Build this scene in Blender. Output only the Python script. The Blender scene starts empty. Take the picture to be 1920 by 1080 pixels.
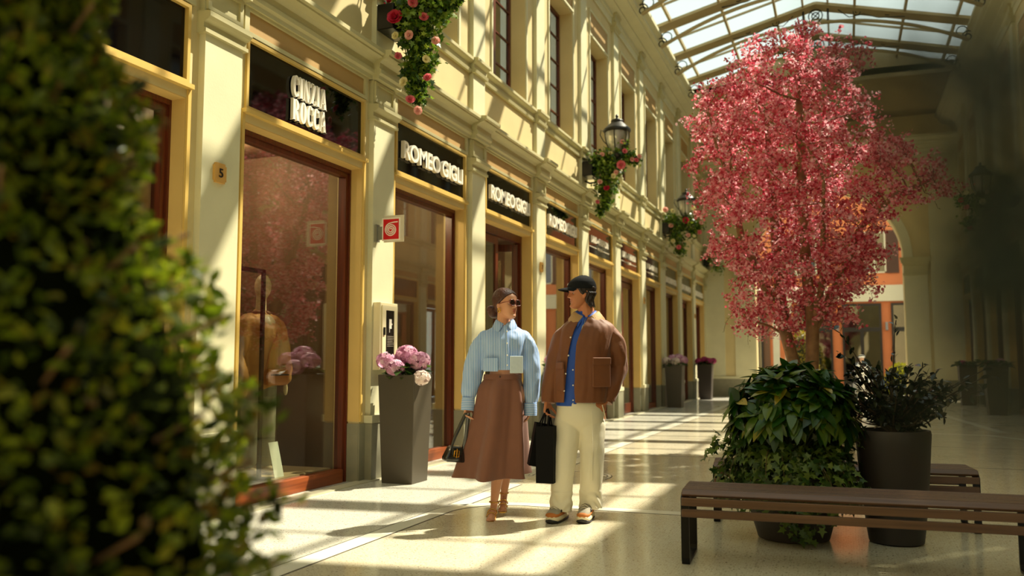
import bpy, bmesh, math, random
import numpy as np
from mathutils import Vector, Matrix, noise

random.seed(7); RNG = np.random.default_rng(7)
PI = math.pi
SC = bpy.context.scene
COL = SC.collection

# ------------------------------------------------------------------ camera, light, exposure
cd = bpy.data.cameras.new('camera'); cam = bpy.data.objects.new('camera', cd); COL.objects.link(cam)
cam.location = (0, 0, 1.2)
cam.rotation_euler = (PI/2 + math.radians(4.904), 0, math.radians(20.965))
cd.sensor_width = 36; cd.lens = 36*1620/1920; cd.clip_start = 0.05; cd.clip_end = 500
cd.dof.use_dof = True; cd.dof.focus_distance = 6.9; cd.dof.aperture_fstop = 1.5; cd.dof.aperture_blades = 9
SC.camera = cam

wd = bpy.data.worlds.new('sky'); SC.world = wd; wd.use_nodes = True
bg = wd.node_tree.nodes['Background']; bg.inputs[0].default_value = (0.86, 1.0, 0.93, 1); bg.inputs[1].default_value = 0.92

sd = bpy.data.lights.new('sun', 'SUN'); sun = bpy.data.objects.new('sun', sd); COL.objects.link(sun)
sd.energy = 9.0; sd.color = (1.0, 0.91, 0.745); sd.angle = math.radians(0.75)
SUN = Vector((-0.50, -0.565, -1.0)).normalized()
sun.rotation_euler = SUN.to_track_quat('-Z', 'Y').to_euler(); sun.location = (6, 10, 20)

SC.view_settings.view_transform = 'Standard'; SC.view_settings.look = 'None'
SC.view_settings.exposure = 0.32; SC.view_settings.gamma = 1.0; SC.view_settings.use_curve_mapping = False
SC.cycles.max_bounces = 8; SC.cycles.transparent_max_bounces = 24
SC.cycles.diffuse_bounces = 4; SC.cycles.glossy_bounces = 4

# ------------------------------------------------------------------ materials
def lin(c):
    return tuple((x/255/12.92 if x/255 <= .04045 else ((x/255+.055)/1.055)**2.4) for x in c)+(1,)
MATS = {}
def mat(name, col, rough=.6, metal=0., var=0., vscale=3., bump=0., bscale=40., spec=.5, coat=0., emis=None, estr=1., sheen=0.):
    if name in MATS: return MATS[name]
    m = bpy.data.materials.new(name); m.use_nodes = True; MATS[name] = m
    nt = m.node_tree; p = nt.nodes['Principled BSDF']
    p.inputs['Roughness'].default_value = rough; p.inputs['Metallic'].default_value = metal
    p.inputs['Specular IOR Level'].default_value = spec; p.inputs['Coat Weight'].default_value = coat
    p.inputs['Sheen Weight'].default_value = sheen
    c = lin(col); p.inputs['Base Color'].default_value = c
    tc = nt.nodes.new('ShaderNodeTexCoord')
    if var:
        n = nt.nodes.new('ShaderNodeTexNoise'); n.inputs['Scale'].default_value = vscale; n.inputs['Detail'].default_value = 5
        nt.links.new(tc.outputs['Object'], n.inputs['Vector'])
        r = nt.nodes.new('ShaderNodeValToRGB'); nt.links.new(n.outputs['Fac'], r.inputs['Fac'])
        r.color_ramp.elements[0].position = .3; r.color_ramp.elements[1].position = .7
        r.color_ramp.elements[0].color = tuple(x*(1-var) for x in c[:3])+(1,)
        r.color_ramp.elements[1].color = tuple(min(1, x*(1+var)) for x in c[:3])+(1,)
        nt.links.new(r.outputs['Color'], p.inputs['Base Color'])
    if bump:
        n = nt.nodes.new('ShaderNodeTexNoise'); n.inputs['Scale'].default_value = bscale; n.inputs['Detail'].default_value = 4
        nt.links.new(tc.outputs['Object'], n.inputs['Vector'])
        b = nt.nodes.new('ShaderNodeBump'); b.inputs['Strength'].default_value = bump; b.inputs['Distance'].default_value = .01
        nt.links.new(n.outputs['Fac'], b.inputs['Height']); nt.links.new(b.outputs['Normal'], p.inputs['Normal'])
    if emis:
        p.inputs['Emission Color'].default_value = lin(emis); p.inputs['Emission Strength'].default_value = estr
    return m

def leafmat(name, cols, trans=.35, rough=.5):
    m = bpy.data.materials.new(name); m.use_nodes = True; MATS[name] = m
    nt = m.node_tree; p = nt.nodes['Principled BSDF']; out = nt.nodes['Material Output']
    g = nt.nodes.new('ShaderNodeNewGeometry'); r = nt.nodes.new('ShaderNodeValToRGB')
    r.color_ramp.interpolation = 'LINEAR'
    while len(r.color_ramp.elements) < len(cols): r.color_ramp.elements.new(.5)
    for i, c in enumerate(cols):
        r.color_ramp.elements[i].position = i/(max(1, len(cols)-1)); r.color_ramp.elements[i].color = lin(c)
    nt.links.new(g.outputs['Random Per Island'], r.inputs['Fac'])
    nt.links.new(r.outputs['Color'], p.inputs['Base Color']); p.inputs['Roughness'].default_value = rough
    t = nt.nodes.new('ShaderNodeBsdfTranslucent'); nt.links.new(r.outputs['Color'], t.inputs['Color'])
    mx = nt.nodes.new('ShaderNodeMixShader'); mx.inputs[0].default_value = trans
    nt.links.new(p.outputs[0], mx.inputs[1]); nt.links.new(t.outputs[0], mx.inputs[2]); nt.links.new(mx.outputs[0], out.inputs[0])
    return m

def glassmat(name, tint=(1, 1, 1), ior=1.45, rough=0.0, mult=1.0, base=0.0):
    m = bpy.data.materials.new(name); m.use_nodes = True; MATS[name] = m
    nt = m.node_tree; out = nt.nodes['Material Output']; nt.nodes.remove(nt.nodes['Principled BSDF'])
    t = nt.nodes.new('ShaderNodeBsdfTransparent'); t.inputs[0].default_value = tint+(1,)
    gl = nt.nodes.new('ShaderNodeBsdfAnisotropic' if False else 'ShaderNodeBsdfGlossy'); gl.inputs['Roughness'].default_value = rough
    gl.inputs[0].default_value = (1, 1, 1, 1)
    f = nt.nodes.new('ShaderNodeFresnel'); gg = nt.nodes.new('ShaderNodeNewGeometry'); mi = nt.nodes.new('ShaderNodeMapRange')   # same reflectance from both sides of a thin pane
    mi.inputs[3].default_value = ior; mi.inputs[4].default_value = 1/ior; nt.links.new(gg.outputs['Backfacing'], mi.inputs[0]); nt.links.new(mi.outputs[0], f.inputs[0])
    ma = nt.nodes.new('ShaderNodeMath'); ma.operation = 'MULTIPLY_ADD'; ma.inputs[1].default_value = mult; ma.inputs[2].default_value = base
    ma.use_clamp = True
    nt.links.new(f.outputs[0], ma.inputs[0])
    mx = nt.nodes.new('ShaderNodeMixShader'); nt.links.new(ma.outputs[0], mx.inputs[0])
    nt.links.new(t.outputs[0], mx.inputs[1]); nt.links.new(gl.outputs[0], mx.inputs[2]); nt.links.new(mx.outputs[0], out.inputs[0])
    return m

def woodmat(name, c1, c2, rough=.4, axis='Y', scale=1.):
    m = bpy.data.materials.new(name); m.use_nodes = True; MATS[name] = m
    nt = m.node_tree; p = nt.nodes['Principled BSDF']; p.inputs['Roughness'].default_value = rough
    tc = nt.nodes.new('ShaderNodeTexCoord'); mp = nt.nodes.new('ShaderNodeMapping')
    s = {'X': (1.5, 40, 40), 'Y': (40, 1.5, 40), 'Z': (40, 40, 1.5)}[axis]; mp.inputs['Scale'].default_value = tuple(q*scale for q in s)
    n = nt.nodes.new('ShaderNodeTexNoise'); n.inputs['Scale'].default_value = 1; n.inputs['Detail'].default_value = 6
    r = nt.nodes.new('ShaderNodeValToRGB'); r.color_ramp.elements[0].position = .3; r.color_ramp.elements[1].position = .7
    r.color_ramp.elements[0].color = lin(c1); r.color_ramp.elements[1].color = lin(c2)
    nt.links.new(tc.outputs['Object'], mp.inputs[0]); nt.links.new(mp.outputs[0], n.inputs['Vector'])
    nt.links.new(n.outputs['Fac'], r.inputs[0]); nt.links.new(r.outputs[0], p.inputs['Base Color'])
    return m

CREAM = mat('cream_plaster', (204, 199, 162), .62, var=.05, vscale=2.5, bump=.08, bscale=60)
YEL = mat('yellow_plaster', (204, 186, 134), .62, var=.07, vscale=1.6, bump=.08, bscale=60)
SAGE = mat('sage_moulding', (186, 178, 132), .6, var=.05, vscale=3, bump=.05)
TAN = mat('tan_panel', (172, 138, 82), .6, var=.06, vscale=4)
PLINTH = mat('grey_stone_plinth', (132, 128, 104), .55, var=.08, vscale=8, bump=.1, bscale=90)
JAMB = mat('golden_reveal', (206, 172, 100), .6, var=.05)
GOLD = mat('gold_painted_frame', (206, 172, 92), .42, var=.04)
MAHO = woodmat('mahogany', (70, 28, 12), (104, 44, 18), .32, 'Z')
MAHOR = woodmat('mahogany_rail', (112, 52, 22), (150, 76, 34), .35, 'Y')
SIGN = mat('black_gloss_panel', (6, 5, 5), .04, spec=.3)
SIGNG = mat('dark_grey_gloss_panel', (44, 40, 32), .12, spec=.6)
LETTER = mat('ivory_letter', (242, 234, 214), .4)
BLACK = mat('black_metal', (16, 15, 13), .38, metal=.3)
GLASSW = glassmat('shop_glass', (.90, .90, .84), 1.5, 0.0, 1.3, .04)
GLASSU = glassmat('upper_window_glass', (.55, .56, .5), 1.5, 0.02, 1.6, .05)
GLASSR = glassmat('roof_glass', (.96, .97, .93), 1.25, 0.05, .12, 0)
BEAM = mat('roof_beam_paint', (160, 142, 98), .55, var=.05)
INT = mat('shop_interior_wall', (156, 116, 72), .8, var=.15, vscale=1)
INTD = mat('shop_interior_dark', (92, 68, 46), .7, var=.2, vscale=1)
INTF = mat('shop_interior_floor', (150, 128, 96), .3, var=.1, vscale=2)

# ------------------------------------------------------------------ mesh helper
class MB:
    def __init__(s): s.v = []; s.f = []
    def add(s, vs, fs):
        o = len(s.v); s.v += [tuple(p) for p in vs]; s.f += [tuple(i+o for i in f) for f in fs]; return s
    def box(s, x0, x1, y0, y1, z0, z1):
        x0, x1 = min(x0, x1), max(x0, x1); y0, y1 = min(y0, y1), max(y0, y1); z0, z1 = min(z0, z1), max(z0, z1)
        return s.add([(x0,y0,z0),(x1,y0,z0),(x1,y1,z0),(x0,y1,z0),(x0,y0,z1),(x1,y0,z1),(x1,y1,z1),(x0,y1,z1)],
                     [(0,3,2,1),(4,5,6,7),(0,1,5,4),(1,2,6,5),(2,3,7,6),(3,0,4,7)])
    def bar(s, a, b, w, h, up=(0, 0, 1)):
        a = Vector(a); b = Vector(b); d = (b-a).normalized(); u = Vector(up); sd_ = d.cross(u).normalized(); u = sd_.cross(d).normalized()
        vs = []
        for p in (a, b):
            for i, j in ((-1,-1),(1,-1),(1,1),(-1,1)): vs.append(p+sd_*i*w/2+u*j*h/2)
        return s.add(vs, [(0,1,2,3),(7,6,5,4),(0,4,5,1),(1,5,6,2),(2,6,7,3),(3,7,4,0)])
    def prism(s, pts, fn, a, b):
        n = len(pts); vs = [fn(p, a) for p in pts]+[fn(p, b) for p in pts]
        fs = [tuple(range(n)), tuple(range(2*n-1, n-1, -1))]+[(i, i+n, (i+1) % n+n, (i+1) % n) for i in range(n)]
        return s.add(vs, fs)
    def loft(s, rings, closed=True, caps=True):
        n = len(rings[0]); vs = [p for r in rings for p in r]; fs = []
        for i in range(len(rings)-1):
            for j in range(n if closed else n-1):
                k = (j+1) % n; fs.append((i*n+j, i*n+k, (i+1)*n+k, (i+1)*n+j))
        if caps and closed:
            fs.append(tuple(range(n-1, -1, -1))); fs.append(tuple((len(rings)-1)*n+j for j in range(n)))
        return s.add(vs, fs)
    def tube(s, pts, r, n=8, caps=True, flat=1., closed=False, rf=None):
        pts = [Vector(p) for p in pts]; m = len(pts)
        if not hasattr(r, '__len__'): r = [r]*m
        rings = []; up = None
        for i, p in enumerate(pts):
            if closed: d = pts[(i+1) % m]-pts[i-1]
            else: d = pts[min(i+1, m-1)]-pts[max(i-1, 0)]
            d.normalize()
            if up is None:
                up = Vector((0, 0, 1)) if abs(d.z) < .9 else Vector((0, 1, 0))
            a = d.cross(up).normalized(); up = a.cross(d).normalized()
            ring = []
            for j in range(n):
                t = 2*PI*j/n; rr = r[i]*(rf(t, i/(m-1)) if rf else 1)
                ring.append(p+a*math.cos(t)*rr+up*math.sin(t)*rr*flat)
            rings.append(ring)
        if closed: rings.append(rings[0]); return s.loft(rings, True, False)
        return s.loft(rings, True, caps)
    def lathe(s, prof, n=24, c=(0, 0, 0)):
        rings = [[(c[0]+r*math.cos(2*PI*j/n), c[1]+r*math.sin(2*PI*j/n), c[2]+z) for j in range(n)] for r, z in prof]
        return s.loft(rings, True, True)
    def ell(s, c, r, M=None, nu=16, nv=10):
        if not hasattr(r, '__len__'): r = (r, r, r)
        rings = []
        for i in range(nv+1):
            a = -PI/2+PI*i/nv; a = max(-PI/2+.05, min(PI/2-.05, a))
            ring = []
            for j in range(nu):
                t = 2*PI*j/nu; q = Vector((r[0]*math.cos(a)*math.cos(t), r[1]*math.cos(a)*math.sin(t), r[2]*math.sin(a)))
                if M is not None: q = M @ q
                ring.append(q+Vector(c))
            rings.append(ring)
        return s.loft(rings, True, True)
    def cap(s, a, b, ra, rb, n=12):
        a = Vector(a); b = Vector(b); d = b-a; L = d.length; d.normalize()
        pts = []; rr = []
        for k in range(5):
            t = PI/2*(k/4); pts.append(a-d*ra*math.cos(t)); rr.append(max(.0005, ra*math.sin(t)))
        for k in range(5):
            t = PI/2*(k/4); pts.append(b+d*rb*math.sin(t)); rr.append(max(.0005, rb*math.cos(t)))
        return s.tube(pts, rr, n)
    def xf(s, M):
        s.v = [tuple(M @ Vector(p)) for p in s.v]; return s
    def build(s, name, m, parent=None, smooth=None, bevel=0, recalc=True, solid=0, kind=None, remesh=0, sm=0, noisefn=None, presolid=0):
        me = bpy.data.meshes.new(name); me.from_pydata(s.v, [], s.f); me.update()
        if recalc:
            bm = bmesh.new(); bm.from_mesh(me); bmesh.ops.recalc_face_normals(bm, faces=bm.faces); bm.to_mesh(me); bm.free()
        o = bpy.data.objects.new(name, me); COL.objects.link(o)
        if remesh or solid or bevel:
            if presolid: q = o.modifiers.new('ps', 'SOLIDIFY'); q.thickness = presolid; q.offset = 0
            if remesh:
                q = o.modifiers.new('r', 'REMESH'); q.mode = 'VOXEL'; q.voxel_size = remesh; q.use_smooth_shade = True
                if sm:
                    q = o.modifiers.new('s', 'SMOOTH'); q.iterations = sm; q.factor = .5
            if solid: q = o.modifiers.new('so', 'SOLIDIFY'); q.thickness = solid; q.offset = 0
            if bevel: q = o.modifiers.new('b', 'BEVEL'); q.width = bevel; q.segments = 2; q.limit_method = 'ANGLE'; q.angle_limit = math.radians(40)
            dg = bpy.context.evaluated_depsgraph_get(); me2 = bpy.data.meshes.new_from_object(o.evaluated_get(dg))
            o.modifiers.clear(); o.data = me2; bpy.data.meshes.remove(me); me = me2; me.name = name
        if noisefn:
            n = len(me.vertices); co = np.empty(n*3); me.vertices.foreach_get('co', co); no = np.empty(n*3); me.vertices.foreach_get('normal', no)
            co = co.reshape(-1, 3); no = no.reshape(-1, 3)
            for i in range(n):
                d = noisefn(co[i])
                if d: co[i] += no[i]*d
            me.vertices.foreach_set('co', co.ravel()); me.update()
        me.materials.clear(); me.materials.append(m)
        if smooth is not None:
            me.polygons.foreach_set('use_smooth', [True]*len(me.polygons))
            if smooth < 180: me.set_sharp_from_angle(angle=math.radians(smooth))
        if parent: o.parent = parent
        if kind: o['kind'] = kind
        return o

def thing(name, label, cat, loc=(0, 0, 0), rz=0, group=None):
    o = bpy.data.objects.new(name, None); COL.objects.link(o); o.empty_display_size = .1
    o.location = loc; o.rotation_euler = (0, 0, rz); o['label'] = label; o['category'] = cat
    if group: o['group'] = group
    return o
def tag(o, label, cat, group=None):
    o['label'] = label; o['category'] = cat
    if group: o['group'] = group
    return o
def kids(o): return [c for c in bpy.data.objects if c.parent == o]
def dup(root, loc=None, rz=None, label=None, group=None, parent=None):
    r = root.copy(); COL.objects.link(r)
    if parent is not None: r.parent = parent
    if loc is not None: r.location = loc
    if rz is not None: r.rotation_euler = (0, 0, rz)
    if label: r['label'] = label
    if group: r['group'] = group
    for ch in kids(root): dup(ch, parent=r)
    return r
def struct(mb, name, m, parent=None, **k):
    o = mb.build(name, m, parent, **k)
    if parent is None: o['kind'] = 'structure'
    return o
def emptystruct(name, loc=(0, 0, 0), sx=1):
    o = bpy.data.objects.new(name, None); COL.objects.link(o); o.location = loc; o['kind'] = 'structure'; return o

def unit(a): return a/np.maximum(1e-9, np.linalg.norm(a, axis=-1, keepdims=True))
def scatter(name, tv, tf, P, D, N, S, m, parent=None, kind=None):
    P = np.asarray(P, float); D = unit(np.asarray(D, float)); N = np.asarray(N, float); S = np.asarray(S, float).reshape(-1, 1)
    X = unit(np.cross(D, N)); Z = np.cross(X, D); tv = np.asarray(tv, float); n = len(P); k = len(tv)
    V = P[:, None, :]+S[:, None, :]*(tv[None, :, 0:1]*X[:, None, :]+tv[None, :, 1:2]*D[:, None, :]+tv[None, :, 2:3]*Z[:, None, :])
    me = bpy.data.meshes.new(name); me.vertices.add(n*k); me.vertices.foreach_set('co', V.ravel())
    fl = np.array([len(f) for f in tf]); li = np.concatenate([np.array(f) for f in tf]); L = len(li)
    allv = (li[None, :]+(np.arange(n)*k)[:, None]).ravel()
    me.loops.add(n*L); me.loops.foreach_set('vertex_index', allv.astype(np.int32))
    st = np.concatenate([[0], np.cumsum(fl)[:-1]]); starts = (st[None, :]+(np.arange(n)*L)[:, None]).ravel()
    me.polygons.add(n*len(tf)); me.polygons.foreach_set('loop_start', starts.astype(np.int32))
    me.polygons.foreach_set('loop_total', np.tile(fl, n).astype(np.int32))
    me.update(calc_edges=True); me.validate(); me.materials.append(m)
    o = bpy.data.objects.new(name, me); COL.objects.link(o)
    if parent: o.parent = parent
    if kind: o['kind'] = kind
    return o
def rnd_dirs(n): return unit(RNG.normal(size=(n, 3)))

# leaf templates: x across, y along, z normal (unit length)
LEAF = ([(0,0,0),(-.17,.3,.03),(.17,.3,.03),(0,.35,-.02),(-.2,.6,.02),(.2,.6,.02),(0,.62,-.03),(0,1,-.10)],
        [(0,3,1),(0,2,3),(1,3,6,4),(3,2,5,6),(4,6,7),(6,5,7)])
OVAL = ([(0,0,0),(-.25,.25,.04),(.25,.25,.04),(0,.3,0),(-.28,.65,.03),(.28,.65,.03),(0,.65,-.01),(0,1,-.04)],
        [(0,3,1),(0,2,3),(1,3,6,4),(3,2,5,6),(4,6,7),(6,5,7)])
IVY = ([(0,0,0),(-.30,-.12,0),(-.22,.2,.03),(-.52,.38,-.03),(-.2,.48,.03),(0,1,-.06),(.2,.48,.03),(.52,.38,-.03),(.22,.2,.03),(.30,-.12,0),(0,.35,.04)],
       [(0,10,2,1),(10,4,3,2),(10,5,4),(10,6,5),(10,8,7,6),(0,9,8,10)])
def leaf_tpl(w, seg=6, fold=.10, droop=.22, pk=.42):
    v = [(0, 0, 0)]; f = []
    for i in range(1, seg):
        u = i/seg; ww = w/2*math.sin(PI*u**(math.log(.5)/math.log(pk)))**.85; z = -droop*u*u
        v += [(-ww, u, z+fold*ww*2), (0, u, z), (ww, u, z+fold*ww*2)]
    v.append((0, 1, -droop)); n = len(v)-1
    f += [(0, 2, 1), (0, 3, 2)]
    for i in range(seg-2):
        o = 1+3*i; f += [(o, o+1, o+4, o+3), (o+1, o+2, o+5, o+4)]
    o = 1+3*(seg-2); f += [(o, o+1, n), (o+1, o+2, n)]
    return v, f
def flower_tpl(np_=5, w=.42, cup=.25):
    v = [(0, 0, 0)]; f = []
    for i in range(np_):
        a = 2*PI*i/np_; c, s_ = math.cos(a), math.sin(a)
        o = len(v)
        for x, y, z in ((-w, .6, cup*.7), (0, 1, cup), (w, .6, cup*.7)): v.append((x*c-y*s_, x*s_+y*c, z))
        f.append((0, o, o+1, o+2))
    return v, f
# ------------------------------------------------------------------ floor
def floormat():
    m = bpy.data.materials.new('terrazzo'); m.use_nodes = True; nt = m.node_tree; p = nt.nodes['Principled BSDF']
    tc = nt.nodes.new('ShaderNodeTexCoord')
    def vor(scale, th0, th1, rnd=1.):
        mp = nt.nodes.new('ShaderNodeMapping'); mp.inputs['Scale'].default_value = (1, 1.6, 1); mp.inputs['Location'].default_value = (scale*.1, 0, 0)
        v = nt.nodes.new('ShaderNodeTexVoronoi'); v.inputs['Scale'].default_value = scale
        nt.links.new(tc.outputs['Object'], mp.inputs[0]); nt.links.new(mp.outputs[0], v.inputs['Vector'])
        r = nt.nodes.new('ShaderNodeMapRange'); r.inputs[1].default_value = th0; r.inputs[2].default_value = th1; r.inputs[3].default_value = 1; r.inputs[4].default_value = 0
        nt.links.new(v.outputs['Distance'], r.inputs[0])
        # only a share of the cells carry a chip
        s = nt.nodes.new('ShaderNodeSeparateColor'); nt.links.new(v.outputs['Color'], s.inputs[0])
        g = nt.nodes.new('ShaderNodeMath'); g.operation = 'GREATER_THAN'; g.inputs[1].default_value = rnd; nt.links.new(s.outputs[0], g.inputs[0])
        mu = nt.nodes.new('ShaderNodeMath'); mu.operation = 'MULTIPLY'; nt.links.new(r.outputs[0], mu.inputs[0]); nt.links.new(g.outputs[0], mu.inputs[1])
        return mu.outputs[0]
    def mix(fac, a, b, f=None):
        x = nt.nodes.new('ShaderNodeMix'); x.data_type = 'RGBA'
        if fac is not None: nt.links.new(fac, x.inputs[0])
        else: x.inputs[0].default_value = f
        for s, i in ((a, 6), (b, 7)):
            if isinstance(s, tuple): x.inputs[i].default_value = s
            else: nt.links.new(s, x.inputs[i])
        return x.outputs[2]
    n = nt.nodes.new('ShaderNodeTexNoise'); n.inputs['Scale'].default_value = 1.3; n.inputs['Detail'].default_value = 6
    nt.links.new(tc.outputs['Object'], n.inputs['Vector'])
    base = mix(n.outputs['Fac'], lin((204, 194, 164)), lin((218, 210, 184)))
    # border zone beside the shopfronts is paler
    sx = nt.nodes.new('ShaderNodeSeparateXYZ'); nt.links.new(tc.outputs['Object'], sx.inputs[0])
    lt = nt.nodes.new('ShaderNodeMath'); lt.operation = 'LESS_THAN'; lt.inputs[1].default_value = -3.1; nt.links.new(sx.outputs[0], lt.inputs[0])
    base = mix(lt.outputs[0], base, lin((212, 209, 192)))
    c = mix(vor(62, .2, .34, .5), base, lin((150, 132, 98)))
    c = mix(vor(34, .16, .24, .62), c, lin((84, 70, 52)))
    c = mix(vor(52, .22, .3, .6), c, lin((238, 232, 208)))
    c = mix(vor(26, .10, .15, .7), c, lin((60, 48, 38)))
    nt.links.new(c, p.inputs['Base Color'])
    n2 = nt.nodes.new('ShaderNodeTexNoise'); n2.inputs['Scale'].default_value = 3; nt.links.new(tc.outputs['Object'], n2.inputs['Vector'])
    mr = nt.nodes.new('ShaderNodeMapRange'); mr.inputs[3].default_value = .08; mr.inputs[4].default_value = .2; nt.links.new(n2.outputs['Fac'], mr.inputs[0])
    nt.links.new(mr.outputs[0], p.inputs['Roughness']); p.inputs['Specular IOR Level'].default_value = .6
    return m
FLOORM = floormat()
struct(MB().box(-4.95, 4.0, -6, 31.9, -.12, 0), 'floor', FLOORM)
STRIP = mat('pale_inlay', (238, 234, 212), .14, var=.02)
JOINT = mat('dark_joint', (58, 48, 34), .5)
tn = [0]
def trim(mb, m, parent=None, **k):
    if parent is not None: return mb.build('trim', m, parent, **k)
    tn[0] += 1; return struct(mb, 'trim_%d' % tn[0], m, **k)
def strip_path(pts, w, zt=.0022):
    """flat inlay of width w along a poly-line of floor points with thin dark joints on both sides"""
    P = [Vector((x, y, 0)) for x, y in pts]; L = []; R = []; L2 = []; R2 = []
    for i, p in enumerate(P):
        d = (P[min(i+1, len(P)-1)]-P[max(i-1, 0)]).normalized(); n = Vector((-d.y, d.x, 0))
        L.append(p+n*w/2); R.append(p-n*w/2); L2.append(p+n*(w/2+.013)); R2.append(p-n*(w/2+.013))
    def rib(A, B, m, z):
        mb = MB(); n = len(A); vs = [(p.x, p.y, z) for p in A]+[(p.x, p.y, z) for p in B]
        vs += [(p.x, p.y, 0) for p in A]+[(p.x, p.y, 0) for p in B]
        fs = [(i, i+1, n+i+1, n+i) for i in range(n-1)]+[(i, i+1, 2*n+i+1, 2*n+i) for i in range(n-1)]+[(n+i, n+i+1, 3*n+i+1, 3*n+i) for i in range(n-1)]
        mb.add(vs, fs); return trim(mb, m)
    rib(L, R, STRIP, zt); rib(L2, R2, JOINT, zt*.5)
def arc(cx, cy, r, a0, a1, n=14): return [(cx+r*math.cos(math.radians(a0+(a1-a0)*i/n)), cy+r*math.sin(math.radians(a0+(a1-a0)*i/n))) for i in range(n+1)]
strip_path([(-3.08, -5)]+[(-3.08, 5.6), (-3.08, 6.3)]+arc(-2.5, 6.42, .58, 180, 90)+[(-1.9, 7.0), (3.0, 7.12)], .15)
strip_path([(-3.08, 6.75)]+[(-3.08, 8.1)], .15)
strip_path(arc(-2.75, 8.9, .42, 200, -20), .03)
strip_path([(-3.08, 9.9), (-3.08, 30.5)], .17)
strip_path([(1.95, 30), (2.1, 21.5), (2.5, 16.9)], .16)
strip_path([(-1.2, 16.6), (0.8, 16.3), (2.2, 16.2), (3.0, 14.8)], .14)
for y in (11.2, 13.8, 19, 24): trim(MB().box(-3.0, 3.2, y, y+.012, 0, .0012), JOINT)
trim(MB().box(-4.62, -4.48, -5, 31, 0, .012), mat('stone_threshold', (196, 190, 160), .4))

# ------------------------------------------------------------------ facades
P0, PER = 5.22, 2.58
def PK(k): return P0+PER*k
WL, WR = -4.6, 3.65
def FX(side, d): return WL+d if side == 'left' else WR-d
def fb(mb, side, d0, d1, y0, y1, z0, z1): return mb.box(FX(side, d0), FX(side, d1), y0, y1, z0, z1)
def prof(mb, side, pts, y0, y1): return mb.prism(pts, lambda p, a: (FX(side, p[0]), a, p[1]), y0, y1)
CORN = [(0,4.17),(.05,4.17),(.05,4.21),(.075,4.23),(.075,4.27),(.06,4.28),(.06,4.34),(.10,4.37),(.17,4.39),(.17,4.41),(.20,4.42),(.20,4.46),(0,4.49)]
SILL = [(0,5.08),(.04,5.08),(.05,5.12),(.02,5.14),(.02,5.2),(.06,5.22),(.08,5.24),(.08,5.28),(0,5.3)]
TOPC = [(0,8.62),(.03,8.62),(.03,8.78),(.06,8.8),(.06,8.9),(.2,8.96),(.2,9.0),(.38,9.04),(.42,9.06),(.42,9.1),(.46,9.11),(.5,9.14),(.5,9.2),(.56,9.26),(.6,9.27),(.6,9.36),(0,9.4)]
CAPP = [(0,3.74),(.03,3.74),(.03,3.77),(.01,3.78),(.01,3.82),(.05,3.84),(.07,3.86),(.07,3.9),(0,3.92)]
def shift(pts, e): return [(d+e if d > 0 else d, z) for d, z in pts]
def wall(side):
    mb = MB()
    for k in range(-4, 11):
        a = PK(k)
        fb(mb, side, -.3, 0, a-.12, min(a+.55, 31.2), 0, 3.92)
        if k < 10:
            fb(mb, side, -.3, 0, a+.55, a+2.46, 3.2, 3.3); fb(mb, side, -.3, -.06, a+.55, a+2.46, 3.3, 3.92)
            fb(mb, side, -.3, 0, a-.38, a+.82, 5.3, 7.75)
    fb(mb, side, -.3, 0, PK(10)-.38, 31.2, 5.3, 7.75)
    fb(mb, side, -.3, 0, -6, 31.2, 3.92, 5.3); fb(mb, side, -.3, 0, -6, 31.2, 7.75, 9.6)
    w = struct(mb, 'wall_'+side, YEL)
    g = MB()
    for k in range(-4, 11):
        a = PK(k)
        fb(g, side, -.02, .012, a-.13, a-.001, 0, .58); fb(g, side, -.02, .012, a+.441, min(31.19, a+.56), 0, .58)
        fb(g, side, -.17, -.001, a-.135, a-.12, 0, .58)
    g.build('plinth', PLINTH, w)
    for pr, nm in ((CORN, 'cornice'), (SILL, 'sill_band'), (TOPC, 'crown_cornice')):
        m = MB(); prof(m, side, pr, -6, 31.2); m.build(nm, SAGE if nm != 'crown_cornice' else CREAM, w)
    return w
def pilaster(side):
    """one pilaster at local y 0: shaft root with its mouldings"""
    y0, y1 = 0, .44
    mb = MB(); fb(mb, side, 0, .06, y0, y1, .66, 3.76); fb(mb, side, 0, .06, y0+.02, y1-.02, 4.49, 8.55)
    r = mb.build('pilaster', CREAM); r['kind'] = 'structure'
    m = MB(); fb(m, side, 0, .09, y0-.02, y1+.02, 0, .58); m.build('plinth', PLINTH, r, bevel=.006)
    m = MB(); fb(m, side, 0, .10, y0-.03, y1+.03, .58, .66); m.build('base_moulding', CREAM, r, bevel=.005)
    m = MB(); prof(m, side, shift(CAPP, .06), y0-.035, y1+.035)
    fb(m, side, 0, .05, y0-.01, y1+.01, 3.92, 4.2)
    for q in ((y0+.01, y0+.05, 3.94, 4.16), (y1-.05, y1-.01, 3.94, 4.16), (y0+.05, y1-.05, 3.94, 3.97), (y0+.05, y1-.05, 4.13, 4.16)):
        fb(m, side, .04, .07, *q)
    m.build('capital', SAGE, r)
    m = MB(); prof(m, side, shift(CORN, .075), y0-.03, y1+.03); prof(m, side, shift(SILL, .06), y0-.0, y1+.0)
    prof(m, side, [(0,8.5),(.09,8.5),(.09,8.53),(.07,8.55),(.11,8.6),(.13,8.62),(.13,8.7),(0,8.72)], y0-.02, y1+.02)
    prof(m, side, [(0,8.72),(.10,8.72),(.10,8.86),(.14,8.9),(0,8.95)], y0-.01, y1+.01)
    m.build('moulding', SAGE, r)
    return r
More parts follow.
